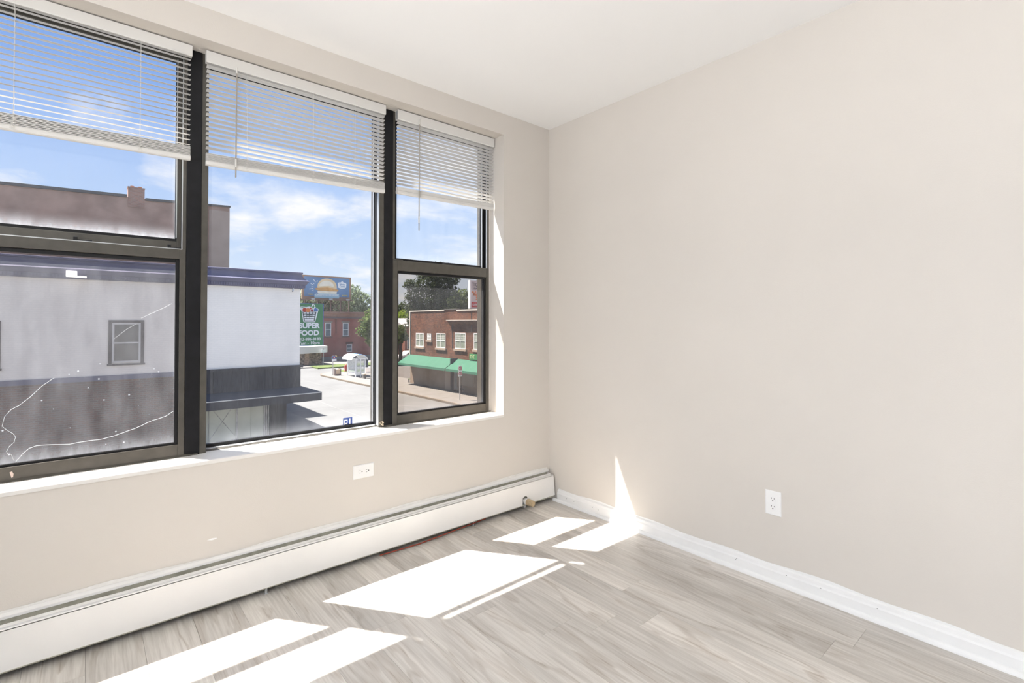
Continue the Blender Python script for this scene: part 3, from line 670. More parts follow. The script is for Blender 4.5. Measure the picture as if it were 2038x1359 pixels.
M['signblue'] = P('sign_edge_blue', (.05, .16, .45), .5)
M['signwhite'] = P('sign_white', (.80, .82, .84), .5)
M['pred'] = P('tomato_red', (.50, .05, .025), .5)
M['porange'] = P('orange_print', (.70, .22, .06), .5)
M['pblue'] = P('carton_blue', (.07, .17, .42), .5)
M['pleaf'] = P('leaf_print', (.06, .25, .07), .5)
M['bbblue'] = P('poster_blue', (.14, .25, .43), .5, var=.25, vscale=.25)
M['bbbun'] = P('bun_tan', (.74, .58, .36), .5, var=.12, vscale=.8)
M['bbbunl'] = P('bun_highlight', (.82, .76, .64), .5, var=.1, vscale=1.2)
M['bbmeat'] = P('chicken_gold', (.60, .33, .12), .5, var=.25, vscale=1.6)
M['bbbox'] = P('carton_pale_blue', (.42, .62, .70), .5)
M['bbyellow'] = P('yellow_print', (.72, .55, .15), .5)
M['bbframe'] = P('billboard_wood', (.36, .23, .16), .8, .1)
M['steel'] = P('brown_steel', (.09, .065, .06), .7, .3)
M['galv'] = P('galvanised_pole', (.45, .45, .45), .5, .4, metal=.4)
M['awn'] = P('green_awning', (.05, .15, .105), .8, .1, var=.08, vscale=2)
M['awnseam'] = P('awning_seam', (.09, .21, .15), .8, .1)
M['beige'] = P('beige_stucco', (.25, .195, .15), .85, .1, var=.07, vscale=2)
M['pilaster'] = P('pale_pilaster', (.36, .31, .27), .8, .1)
M['stone'] = P('rubble_stone', (.24, .19, .15), .9, .1, var=.9, vscale=3.5)
M['roofgrey'] = P('grey_shingles', (.33, .33, .34), .9, .1, var=.12, vscale=4)
M['red'] = P('hydrant_red', (.42, .025, .025), .5, .4)
M['tan'] = P('tan_panel', (.62, .47, .33), .7, .2)
M['canopyblue'] = P('canopy_blue', (.10, .32, .68), .3, .5)
M['shelterglass'] = glass_mat('shelter_glass', (.80, .82, .82), .30)
M['signred'] = P('sign_red', (.55, .02, .03), .5)
M['print'] = P('dark_print', (.06, .07, .09), .6)
M['carwhite'] = P('car_paint_white', (.7, .7, .7), .3, .5)
M['floodwhite'] = P('flood_lamp_lens', (.95, .95, .9), .4, .3, emis=2.5)

MB().box(-60, 130, 3, 160, GZ - .2, GZ).build('ground', M['asphalt'], kind='structure')

def slab_poly(pts, z0, z1, name, mat, **kw): return MB().ext(pts, 'z', z0, z1).build(name, mat, **kw)
# sidewalk on the far side of the avenue: runs past the brown brick building and bulges round the bus stop
def arc(cx, cy, r, a0, a1, n=8): return [(cx + r * math.cos(R(a0 + (a1 - a0) * k / n)), cy + r * math.sin(R(a0 + (a1 - a0) * k / n))) for k in range(n + 1)]
sw = [(19.45, 3.5), (22.62, 3.5), (22.62, 41.2), (24.2, 44.0), (24.2, 55.8)] + arc(22.2, 52.6, 3.2, 80, 180, 8) + [(19.0, 45.0), (19.25, 38)]
side = slab_poly(sw, GZ, GZ + .14, 'sidewalk', M['walk'], kind='structure')
def outset(p, q, d):
    v = Vector((q[0] - p[0], q[1] - p[1])); n = Vector((-v.y, v.x)).normalized(); return n * d
edge = arc(22.2, 52.6, 3.2, 80, 180, 8) + [(19.0, 45.0), (19.25, 38), (19.45, 3.5)]
kb = MB()
for a, c in zip(edge[:-1], edge[1:]):
    kb.add([(a[0], a[1], GZ), (c[0], c[1], GZ), (c[0] - .16, c[1] + .0, GZ), (a[0] - .16, a[1], GZ), (a[0], a[1], GZ + .143), (c[0], c[1], GZ + .143), (c[0] - .16, c[1], GZ + .143), (a[0] - .16, a[1], GZ + .143)],
           [(0, 1, 2, 3), (7, 6, 5, 4), (0, 4, 5, 1), (1, 5, 6, 2), (2, 6, 7, 3), (3, 7, 4, 0)])
kb.build('kerb', M['kerb'], side, label='brown stained kerb along the sidewalk')
jt = MB()
for y in range(5, 52, 2): jt.box(19.3, 22.6, y, y + .03, GZ + .139, GZ + .142)
jt.build('joint', M['kerb'], side, kind='stuff')
slab_poly([(22.63, 42.0), (60, 42.0), (60, 57.5), (24.21, 57.5), (24.21, 43.9)], GZ, GZ + .02, 'parking_lot', M['lot'], kind='structure')
MB().box(23.9, 60, 44.0, 44.6, GZ + .02, GZ + .05).build('verge', M['grass'], kind='stuff', label='thin strip of grass beside the lot', cat='grass')
# north sidewalk and lawn in front of the red building
MB().box(12, 70, 63.2, 73.8, GZ, GZ + .13).build('sidewalk', M['walk'], kind='structure')
MB().box(21.5, 34.0, 61.4, 65.2, GZ, GZ + .15).build('lawn', M['grass'], kind='stuff', label='green lawn strip across the street before the red building', cat='grass')
MB().ext(arc(23.2, 55.6, 1.7, 0, 340, 14), 'z', GZ + .1, GZ + .16).build('lawn', M['grass'], kind='stuff', label='small patch of grass under the red hydrant', cat='grass')
# sidewalk before the white building
slab_poly([(-20, 20.2), (8.2, 20.2), (9.3, 21.0), (9.6, 22.4), (9.6, 40), (7.03, 40), (7.03, 22.3), (-20, 22.3)], GZ, GZ + .13, 'sidewalk', M['walk'], kind='structure')
# tar seams and tyre-worn joints in the street
ts = MB()
for (xa, ya, xb, yb, wd) in ((9, 33.5, 19, 30.5, .09), (10, 45, 19, 42.5, .12), (9.5, 38.5, 18.8, 37.6, .07), (12.2, 20, 13.6, 60, .07), (16, 20, 16.4, 60, .06), (9, 26.5, 19, 24.5, .07), (8, 56.5, 22, 58.5, .12), (11, 50, 18.5, 48.7, .1), (14, 33, 19, 27.5, .14)):
    q = [(xa + (xb - xa) * k / 12 + rnd.uniform(-.08, .08), ya + (yb - ya) * k / 12 + rnd.uniform(-.08, .08)) for k in range(13)]
    for a, c in zip(q[:-1], q[1:]):
        o = outset(a, c, wd / 2); ts.add([(a[0] + o.x, a[1] + o.y, GZ + .004), (c[0] + o.x, c[1] + o.y, GZ + .004), (c[0] - o.x, c[1] - o.y, GZ + .004), (a[0] - o.x, a[1] - o.y, GZ + .004)], [(3, 2, 1, 0)])
ts.build('tar_seam', M['tar'], kind='stuff', label='dark tar seams across the pale street', cat='road marking')

# ---- white painted corner building
wb = thing('corner_building', (0, 28, GZ), 'white painted brick building with a slate blue cornice and charcoal shop canopy', 'building')
MB().box(-16, 7.03, 22.3, 34, -.55, 3.42).build('upper_wall', M['wpaint'], wb)
MB().box(-16, 3.1, 22.32, 34, GZ, -.55).build('brick_wall', M['bbrick'], wb, label='bare brown brick lower wall')
MB().box(3.1, 7.0, 22.5, 34, -1.5, -.55).build('fascia_wall', M['black'], wb)
MB().box(3.1, 6.5, 22.55, 34, GZ, -1.5).build('shop_wall', M['black'], wb)
MB().box(-16, 3.1, 22.25, 22.33, -.685, -.52).build('string_course', M['navy'], wb)
MB().box(3.0, 7.13, 22.16, 22.5, -.60, -.50).box(7.0, 7.13, 22.3, 34, -.60, -.50).build('board_cap', M['black'], wb)
x = 3.0
while x < 7.0:
    bwid = rnd.choice((.24, .29, .29, .33)); x2 = min(x + bwid, 7.05)
    MB().box(x + .004, x2 - .004, 22.24 - rnd.uniform(0, .02), 22.52, -1.52, -.60).build('board', M['black'], wb); x = x2
# canopy with roof, flashing and fascia
cn_ = MB().add([(2.9, 22.3, -1.43), (7.03, 22.3, -1.43), (7.52, 21.0, -1.575), (2.9, 21.0, -1.575), (7.52, 30, -1.575), (7.03, 30, -1.43)], [(0, 3, 2, 1), (1, 2, 4, 5)])
cn_.box(2.9, 7.5, 21.02, 22.3, -1.90, -1.58).box(6.9, 7.5, 22.3, 30, -1.90, -1.58)
cno = cn_.build('canopy', M['roofing'], wb)
MB().box(2.9, 7.50, 20.98, 21.02, -1.91, -1.60).box(7.49, 7.52, 21.0, 30, -1.91, -1.60).build('fascia', M['black'], cno)
MB().box(2.9, 7.52, 20.965, 21.0, -1.60, -1.572).build('flashing', M['tin'], cno, label='thin pale flashing along the canopy edge')
# shop front
MB().box(3.2, 4.60, 22.42, 22.56, -4.2, -1.95).build('boarded_panel', M['cream'], wb)
MB().box(4.66, 5.15, 22.42, 22.56, -4.2, -1.95).build('boarded_panel', M['cream'], wb)
MB().box(5.16, 5.63, 22.42, 22.56, -4.2, -1.95).build('boarded_panel', M['cream'], wb)
def bar(b, p, q, r): return b.tube([p, q], r, 4)
cb_ = MB(); bar(cb_, (3.68, 22.41, -1.95), (4.58, 22.41, -3.22), .011); bar(cb_, (4.55, 22.41, -1.95), (3.72, 22.41, -3.22), .011); bar(cb_, (3.66, 22.41, -1.9), (3.66, 22.41, -3.3), .008)
cb_.build('cross_brace', M['weather'], wb)
MB().box(4.60, 4.66, 22.36, 22.56, -4.2, -1.9).build('mullion', M['weather'], wb)
for xa in (5.63, 5.70, 5.78): MB().box(xa, xa + .055, 22.36, 22.55, -4.2, -1.9).build('shop_trim', M['weather'], wb)
MB().box(5.84, 6.5, 22.3, 22.6, GZ, -1.9).build('corner_pier', M['black'], wb)
# cornice swept round the corner
prof = [(0, 2.78), (.16, 2.80), (.17, 2.93), (.20, 2.95), (.27, 3.06), (.30, 3.09), (.285, 3.11), (.20, 3.16), (.12, 3.24), (.07, 3.33), (.05, 3.41), (.09, 3.425), (.09, 3.485), (0, 3.50)]
v = []; 
for o_, z in prof: v += [(-16, 22.3 - o_, z), (7.03 + o_, 22.3 - o_, z), (7.03 + o_, 34, z)]
f = []
for i in range(len(prof) - 1):
    a, c = 3 * i, 3 * i + 3; f += [(a, a + 1, c + 1, c), (a + 1, a + 2, c + 2, c + 1)]
f.append((39, 40, 41)); 
MB().add(v, f).build('cornice', M['navy'], wb)
MB().box(-16, 7.03, 22.3, 34, 3.42, 3.5).build('roof', M['coping'], wb)
dn = MB()
x = -4.0
while x < 7.2: dn.box(x, x + .045, 22.10, 22.15, 2.82, 2.91); x += .085
y = 22.2
while y < 26: dn.box(7.18, 7.22, y, y + .045, 2.82, 2.91); y += .085
dn.build('dentil', M['navy'], wb, kind='stuff')
def sash_win(parent, x0, x1, z0, z1, y, surround=.1, sur_mat=None, fr=None, gl=None, face='y', cross=False, sill=True, lead=1):
    """a sash window set in a wall: surround, frame with meeting rail, panes and sill"""
    def B(b, u0, u1, d0, d1, z0, z1):
        return b.box(u0, u1, y - d1, y - d0, z0, z1) if face == 'y' else b.box(y - d1, y - d0, u0, u1, z0, z1)
    fr = fr or M['wintrim']; gl = gl or M['dglass']
    s = surround
    wn = MB()
    B(wn, x0 + s, x0 + s + .06, 0, .03, z0 + s, z1 - s); B(wn, x1 - s - .06, x1 - s, 0, .03, z0 + s, z1 - s)
    B(wn, x0 + s, x1 - s, 0, .031, z1 - s - .05, z1 - s); B(wn, x0 + s, x1 - s, 0, .031, z0 + s, z0 + s + .06)
    B(wn, x0 + s, x1 - s, 0, .029, (z0 + z1) / 2 - .03, (z0 + z1) / 2 + .02)
    if cross: B(wn, (x0 + x1) / 2 - .035, (x0 + x1) / 2 + .035, 0, .030, z0 + s, z1 - s)
    wo_ = wn.build('window', fr, parent)
    b = MB(); B(b, x0 + s, x1 - s, -.03, .008, (z0 + z1) / 2, z1 - s); b.build('pane', gl, wo_)
    b = MB(); B(b, x0 + s, x1 - s, -.03, .006, z0 + s, (z0 + z1) / 2); b.build('pane', gl if lead else M['dglass'], wo_)
    if cross:
        b = MB()
        for zz in ((z0 + z1) / 2 + (z1 - z0) * .12 + .02, (z0 + z1) / 2 + (z1 - z0) * .27,): B(b, x0 + s, x1 - s, 0, .012, zz, zz + .015)
        for q in (.2, .35, .65, .8): B(b, x0 + (x1 - x0) * q - .008, x0 + (x1 - x0) * q + .008, 0, .012, (z0 + z1) / 2, z1 - s)
        b.build('glazing_bar', fr, wo_)
    if sur_mat:
        b = MB(); B(b, x0, x0 + s, 0, .035, z0, z1); B(b, x1 - s, x1, 0, .035, z0, z1); B(b, x0, x1, 0, .036, z1 - s, z1); B(b, x0 - .03, x1 + .03, 0, .06, z0, z0 + s * .6)
        b.build('surround', sur_mat, wo_)
    return wo_
sash_win(wb, .594, 1.60, -.19, 1.405, 22.3, .10, M['darktrim'])
sash_win(wb, -3.04, -2.03, -.19, 1.375, 22.3, .10, M['darktrim'])
fl_ = thing('flood_light', (-.36, 22.2, 2.80), 'bright white flood light under the cornice of the white building', 'light fixture')
MB().bbox(-.52, -.24, 21.93, 22.02, 2.83, 3.03, .015).build('lamp_head', M['floodwhite'], fl_)
MB().bbox(-.28, .0, 21.9, 21.97, 2.815, 2.87, .01).build('visor', M['floodwhite'], fl_)
MB().tube([(-.36, 22.0, 2.88), (-.36, 22.14, 2.86)], .03, 8).build('arm', M['coping'], fl_)
cc = thing('security_camera', (6.73, 22.25, 2.75), 'small white security camera under the cornice corner', 'camera')
MB().bbox(6.69, 6.75, 22.2, 22.3, 2.72, 2.80, .01).build('bracket', M['signwhite'], cc)
MB().tube([(6.72, 22.22, 2.72), (6.64, 22.05, 2.66)], .035, 8).build('camera_body', M['signwhite'], cc)
MB().tube([(6.64, 22.05, 2.66), (6.632, 22.035, 2.656)], .028, 8).build('lens', M['print'], cc)

# ---- tall brick building behind
bk = thing('party_wall_building', (-4, 40, GZ), 'tall old brick building with a patchy parged side wall and chimney', 'building')
zt = lambda x: 8.354 + (x + 3.385) * .0385
MB().ext([(-16, GZ), (6.94, GZ), (6.94, zt(6.94)), (-16, zt(-16))], 'y', 36, 48).build('party_wall', M['pbrick'], bk)
MB().ext([(-16, zt(-16) - .02), (1.72, zt(1.72) - .02), (1.72, zt(1.72) + .14), (-16, zt(-16) + .14)], 'y', 35.93, 36.3).build('coping', M['coping'], bk)
MB().ext([(2.57, zt(2.57) - .12), (6.98, zt(6.98) - .02), (6.98, zt(6.98) + .08), (2.57, zt(2.57) + .04)], 'y', 35.93, 36.3).build('coping', M['coping'], bk)
chm = brick_mat('chimney_brick', (.40, .22, .16), (.30, .17, .13), (.34, .26, .21))
cho = MB().box(1.763, 2.53, 35.97, 36.6, 8.0, 9.12).box(1.74, 2.55, 35.95, 36.62, 9.12, 9.17).build('chimney', chm, bk)
for cx in (1.97, 2.33): MB().tube([(cx, 36.3, 9.17), (cx, 36.3, 9.28)], .1, 10).build('chimney_pot', M['clay'], cho)
MB().box(5.8, 6.94, 35.97, 36.0, 3.5, 8.45).build('render_panel', P('tan_render', (.42, .33, .27), .9, .1, var=.08, vscale=1), bk)

# ---- hanging shop sign of the grocery
sg = thing('grocery_sign', (8.0, 24, .2), 'tall green grocery sign with a basket of produce, beyond the white wall', 'sign')
SX0, SX1, SZ0, SZ1, SY = 7.30, 8.655, .235, 2.235, 24.0
MB().box(SX0, SX1, SY, SY + .12, SZ0, SZ1).build('sign_box', M['signblue'], sg)
MB().box(SX0 + .02, SX1 - .035, SY - .006, SY, SZ0 + .03, SZ1 - .015).build('sign_face', M['signgreen'], sg)
for zz in (1.9, .5): MB().box(7.04, SX0, SY + .03, SY + .09, zz, zz + .06).build('bracket', M['steel'], sg)
cxs = (SX0 + SX1) / 2 - .01
text('SUPER', .33, (cxs + .02, SY - .012, 1.17), 'y', M['signwhite'], sg, 'lettering', bold=.013, sx=1.02)
text('FOOD', .33, (cxs - .01, SY - .012, .83), 'y', M['signwhite'], sg, 'lettering', bold=.013, sx=1.02)
text('612-886-8183', .19, (cxs + .03, SY - .012, .545), 'y', M['signwhite'], sg, 'lettering', bold=.0025, sx=.98)
text('7am - 10pm', .19, (cxs + .03, SY - .012, .36), 'y', M['signwhite'], sg, 'lettering', bold=.0025, sx=1.06)
# basket: white outline, dark body, white lattice, fruit
bx = 7.98; yb_ = SY - .008
MB().ext([(bx - .36, 1.87), (bx + .37, 1.87), (bx + .43, 1.93), (bx + .28, 1.37), (bx + .25, 1.345), (bx - .24, 1.345), (bx - .27, 1.37), (bx - .34, 1.80)], 'y', yb_ - .004, yb_).build('basket_outline', M['signwhite'], sg)
MB().ext([(bx - .48, 2.03), (bx - .35, 2.08), (bx - .14, 2.06), (bx + .0, 2.09), (bx + .09, 2.06), (bx + .12, 2.18), (bx + .19, 2.21), (bx + .27, 2.14), (bx + .28, 2.06), (bx + .46, 1.95), (bx + .36, 1.85), (bx - .34, 1.85)], 'y', yb_ - .004, yb_).build('produce_outline', M['signwhite'], sg)
MB().ext([(bx - .31, 1.83), (bx + .33, 1.83), (bx + .25, 1.38), (bx - .235, 1.38)], 'y', yb_ - .007, yb_ - .004).build('basket_body', P('basket_dark', (.03, .055, .05), .5), sg)
lt = MB()
for r_ in range(4):
    zc_ = 1.775 - r_ * .105; wv = .56 - r_ * .05
    for c_ in range(4):
        xc = bx + .005 + (c_ - 1.5) * wv / 4 * 1.02; th = .02 if (r_ == 1 and c_ in (1, 2)) else .036
        lt.ext([(xc - .055, zc_ - th), (xc + .05, zc_ - th), (xc + .058, zc_ + th), (xc - .058, zc_ + th)], 'y', yb_ - .010, yb_ - .007)
lt.build('basket_weave', M['signwhite'], sg)
MB().disc((bx - .21, yb_ - .008, 1.92), .10, .004).build('tomato', M['pred'], sg); MB().disc((bx + .06, yb_ - .008, 2.0), .045, .004).build('cherry', M['pred'], sg)
MB().disc((bx - .06, yb_ - .010, 1.91), .10, .004).build('orange', M['porange'], sg)
MB().disc((bx + .13, yb_ - .009, 1.90), .065, .004).build('plum', P('plum_print', (.28, .03, .05), .5), sg)
MB().ext([(bx + .22, 1.85), (bx + .36, 1.86), (bx + .43, 1.94), (bx + .30, 2.03), (bx + .21, 1.97)], 'y', yb_ - .009, yb_ - .005).build('carton', M['pblue'], sg)
MB().ext([(bx + .13, 2.0), (bx + .14, 2.09), (bx + .19, 2.18), (bx + .24, 2.10), (bx + .20, 2.0)], 'y', yb_ - .009, yb_ - .005).build('leaf', M['pleaf'], sg); MB().ext([(bx - .43, 2.03), (bx - .30, 2.045), (bx - .16, 2.03), (bx - .28, 2.01)], 'y', yb_ - .009, yb_ - .005).build('leaf', M['pleaf'], sg)

# ---- red painted building with the billboard on its roof
rb = thing('red_building', (34, 78, GZ), 'two storey red painted building across the street, beyond the bus shelter', 'building')
MB().box(22.4, 37.3, 73.8, 88, GZ, 2.75).build('wall', M['rbrick'], rb)
MB().box(22.4, 37.3, 73.72, 73.82, GZ, -3.70).build('plinth', P('grey_plinth', (.20, .20, .20), .9), rb)
MB().box(22.35, 37.35, 73.6, 88, 2.75, 3.02).build('parapet', P('brown_parapet', (.24, .15, .12), .85, var=.1), rb)
MB().box(22.35, 37.35, 73.5, 73.8, 2.02, 2.16).build('cornice', P('dark_cornice', (.12, .10, .11), .8), rb)
MB().box(22.4, 37.3, 73.74, 73.8, 2.16, 2.75).build('frieze', P('brown_frieze', (.27, .16, .12), .85, var=.1), rb)
MB().box(28.42, 28.5, 73.7, 73.8, -.2, 2.0).build('downpipe', M['steel'], rb)
for (a, c, z0, z1) in ((26.8, 27.80, -.70, 1.35), (29.45, 30.45, -.70, 1.35), (32.4, 33.4, -.70, 1.35), (35.4, 36.4, -.7, 1.35)):
    wo_ = sash_win(rb, a, c, z0, z1, 73.8, .06, None, gl=M['bluepane'], fr=M['signwhite'])
    MB().box(a - .12, c + .12, 73.7, 73.8, z1, z1 + .22).build('lintel', P('lintel_grey', (.22, .19, .17), .9), wo_)
    MB().box(a - .1, c + .1, 73.68, 73.8, z0 - .1, z0).build('window_sill', M['coping'], wo_)
wo_ = sash_win(rb, 30.08, 31.0, -3.12, -1.88, 73.8, .05, None, gl=M['bluepane'], fr=M['signwhite'])
MB().box(30.0, 31.1, 73.72, 73.8, -1.86, -1.62).build('lintel', M['darktrim'], wo_)
# stone-faced entrance with white canopy
an = thing('shop_entrance', (22.6, 69, GZ), 'rubble stone shop entrance under a white canopy, left of the red building', 'building')
MB().box(20.6, 23.95, 67.0, 73.5, GZ, -2.55).build('stone_wall', M['stone'], an)
MB().box(18.5, 21.3, 67.6, 73.4, GZ, -2.55).build('side_wall', P('dark_stone', (.12, .10, .085), .9, var=.3), an)
MB().box(21.72, 22.3, 66.94, 67.0, GZ, -2.55).build('pale_pier', P('peach_stone', (.42, .30, .22), .9, var=.4, vscale=5), an)
MB().add([(18.5, 65.9, -2.72), (24.3, 65.9, -2.55), (24.3, 65.9, -1.72), (18.5, 65.9, -1.72), (18.5, 73, -1.62), (24.3, 73, -1.62), (24.3, 73, -2.55), (18.5, 73, -2.72)], [(0, 1, 2, 3), (3, 2, 5, 4), (1, 6, 5, 2), (0, 7, 6, 1), (0, 3, 4, 7), (4, 5, 6, 7)]).build('canopy', M['wintrim'], an)
MB().box(23.7, 23.85, 65.86, 65.9, -2.2, -2.05).build('camera_mount', M['print'], an)
po = thing('sign_post', (23.65, 66.4, GZ), 'thin grey post on the lawn before the stone entrance', 'post')
MB().tube([(23.65, 65.6, GZ), (23.65, 65.6, -2.3)], .06, 8).build('pole', M['galv'], po)
MB().box(23.35, 23.95, 65.5, 65.54, -2.55, -2.15).build('plate', M['signwhite'], po)

bbd = thing('billboard', (27.2, 74.6, 3.0), 'blue roof billboard showing a crispy chicken slider', 'billboard')
BX0, BX1, BZ0, BZ1, BY = 23.75, 31.05, 4.95, 8.35, 74.5
MB().box(BX0, BX1, BY, BY + .3, BZ0 - .12, BZ1).build('frame', M['bbframe'], bbd)
MB().box(BX0 + .28, BX1 - .28, BY - .02, BY, BZ0 + .30, BZ1 - .22).build('poster', M['bbblue'], bbd)
def shp(pts, mat, name, d, **kw): return MB().ext(pts, 'y', BY - d - .01, BY - d).build(name, mat, bbd, **kw)
cx = 27.35; W_ = BX1 - BX0
shp([(cx - 1.45, 6.52)] + [(cx + .02 + 1.45 * math.cos(R(a)), 6.60 + 1.38 * math.sin(R(a)) ** .85) for a in range(172, 4, -8)] + [(cx + 1.48, 6.52), (cx, 6.42)], M['bbbun'], 'bun_top', .03)
shp([(cx - 1.1, 6.75)] + [(cx - .05 + 1.12 * math.cos(R(a)), 6.78 + .85 * math.sin(R(a))) for a in range(170, 8, -12)] + [(cx + 1.0, 6.72), (cx + .2, 6.9)], M['bbbunl'], 'bun_shine', .045)
shp([(cx - 1.8, 6.32), (cx - 1.65, 6.5), (cx - 1.1, 6.55), (cx, 6.66), (cx + 1.3, 6.5), (cx + 1.78, 6.30), (cx + 1.55, 6.1), (cx + .2, 6.08), (cx - 1.3, 6.15)], M['bbmeat'], 'chicken', .05)
shp([(cx - 1.45, 6.02), (cx - .6, 6.16), (cx + .1, 6.2), (cx + .7, 6.1), (cx + 1.5, 6.08), (cx + 1.45, 5.72), (cx - 1.35, 5.72)], M['bbbunl'], 'bun_bottom', .04)
shp([(cx - 1.85, 5.05), (cx + 1.75, 5.03), (cx + 1.85, 5.25), (cx + 1.8, 5.72), (cx - 1.25, 5.75), (cx - 1.3, 5.6), (cx - 1.85, 5.6)], M['bbbox'], 'carton', .035)
text('CRISPY CHICKEN', .40, (cx - .02, BY - .06, 5.49), 'y', M['signwhite'], bbd, bold=.012, sx=1.12)
text('NEW', .24, (25.0, BY - .05, 5.52), 'y', M['bbyellow'], bbd, bold=.008, sx=1.2)
text('SLIDER', .24, (30.05, BY - .05, 5.50), 'y', M['bbyellow'], bbd, bold=.008, sx=1.1)
shp([(28.95, 7.3), (29.15, 7.5), (29.4, 7.5), (29.65, 7.72), (29.9, 7.5), (30.2, 7.45), (30.32, 7.3), (30.28, 6.75), (30.0, 6.58), (29.4, 6.55), (29.05, 6.7)], M['signwhite'], 'badge', .03)
text('White', .34, (29.66, BY - .05, 7.18), 'y', M['bbblue'], bbd, bold=.01)
text('Castle', .34, (29.68, BY - .05, 6.88), 'y', M['bbblue'], bbd, bold=.01)
for (xa, za, xb, zb_) in ((25.35, 7.75, 25.65, 7.35), (25.95, 7.6, 25.85, 7.4), (24.95, 7.1, 25.3, 6.95), (25.35, 7.2, 25.45, 7.05), (24.75, 6.3, 25.3, 6.42), (25.05, 6.62, 25.35, 6.65), (25.2, 6.1, 25.35, 6.2)):
    MB().tube([(xa, BY - .03, za), (xb, BY - .03, zb_)], .04, 6).build('shine_stroke', M['signwhite'], bbd)
for px_ in (24.3, 26.2, 28.1, 29.6, 30.9): MB().box(px_ - .08, px_ + .08, BY + .3, BY + .46, 3.02, BZ1 - .3).build('post', M['steel'], bbd)
tr = MB(); xs = [24.3, 26.2, 28.1, 29.6, 30.9]
for a, c in zip(xs[:-1], xs[1:]):
    tr.tube([(a, BY + .4, 3.05), (c, BY + .4, 4.8)], .04, 5).tube([(c, BY + .4, 3.05), (a, BY + .4, 4.8)], .04, 5)
    tr.tube([(a, BY + .4, 4.8), (a + .6, BY + 2.2, 3.05)], .05, 5)
tr.build('brace', M['steel'], bbd)
MB().box(BX0 - .9, BX1 + .1, BY - .8, BY, 4.70, 4.78).build('catwalk', M['steel'], bbd)
for lx in (24.8, 27.4, 30.0): MB().box(lx, lx + .5, BY - .85, BY - .6, 4.72, 4.95).build('floodlight', M['galv'], bbd)

# ---- brown brick building on the right
br_ = thing('brown_brick_building', (27, 30, GZ), 'brown brick two storey building with a green awning, seen in the right window', 'building')
BXF = 22.6
MB().ext([(8.0, -1.55), (40.75, -1.55), (40.75, 2.36), (34.95, 2.30), (34.95, 2.42), (33.2, 2.42), (33.2, 2.30), (8, 2.30)], 'x', BXF, 36).build('upper_wall', M['tbrick'], br_)
MB().box(BXF + .02, 36, 8.0, 40.72, GZ, -1.55).build('lower_wall', M['beige'], br_)
MB().box(BXF - .06, BXF + .3, 34.98, 40.85, 2.33, 2.42).build('coping', M['tin'], br_)
MB().box(BXF - .06, BXF + .3, 8, 33.15, 2.28, 2.38).build('coping', M['tin'], br_)
MB().box(BXF - .06, BXF + .3, 33.15, 34.98, 2.40, 2.47).build('coping', M['coping'], br_)
MB().box(BXF - .07, BXF + .03, 40.66, 40.80, -1.6, 2.36).build('corner_strip', M['tin'], br_, label='pale vertical strip at the far corner')
MB().box(BXF - .30, BXF, 8, 34.3, 1.515, 1.56).build('ledge', M['tin'], br_)
MB().ext([(BXF, 1.2), (BXF - .05, 1.2), (BXF - .26, 1.50), (BXF, 1.50)], 'y', 8, 34.2).build('bracket_cornice', M['tbrick'], br_)
MB().box(BXF - .05, BXF, 33.75, 33.80, -.75, 1.2).build('conduit', M['darktrim'], br_); MB().box(BXF - .05, BXF, 31.15, 31.19, .6, 2.28).build('conduit', M['darktrim'], br_)
def wx(parent, y0, y1, z0, z1, cross=True):
    wo_ = sash_win(parent, y0, y1, z0, z1, BXF, .0, None, fr=M['signwhite'], gl=M['curtain'], face='x', cross=cross)
    MB().box(BXF - .10, BXF, y0 - .12, y1 + .12, z0 - .17, z0 - .0).build('window_sill', M['stonesill'], wo_)
for (a, c, z0, z1) in ((38.26, 39.64, -.78, .42), (34.80, 36.20, -.77, .45), (31.93, 33.40, -.75, .53), (29.3, 30.85, -.72, .54)): wx(br_, a, c, z0, z1)
wx(br_, 38.0 - .62 + .1, 38.0 + .02 + .1, -.18, .38) if False else wx(br_, 37.05, 37.70, -.16, .40)
for (yv, zv) in ((39.6, 1.85), (36.2, 1.85), (39.7, .98), (36.0, .95)): MB().box(BXF - .01, BXF, yv, yv + .16, zv, zv + .12).build('vent', M['darktrim'], br_)
MB().box(BXF - .03, BXF + .02, 34.05, 34.85, GZ, -2.3).build('pilaster', M['pilaster'], br_)
MB().box(BXF - .01, BXF + .03, 32.9, 34.02, GZ, -2.3).build('door_recess', M['darktrim'], br_)
dr = MB().box(BXF - .04, BXF - .01, 33.0, 33.55, GZ + .2, -2.35).build('door', M['pilaster'], br_)
MB().box(BXF - .05, BXF - .04, 33.08, 33.47, -3.95, -2.5).build('door_glass', M['bluepane'], dr)
MB().box(BXF - .02, BXF + .02, 32.55, 32.9, GZ, -2.3).build('pilaster', M['pilaster'], br_)
MB().box(BXF - .02, BXF + .02, 26, 32.4, -3.60, -2.3).build('shop_window', P('shop_glass', (.17, .145, .12), .3, .4), br_)
for y in (30.75, 29.3): MB().box(BXF - .04, BXF, y, y + .08, -3.6, -2.3).build('mullion', M['pilaster'], br_)
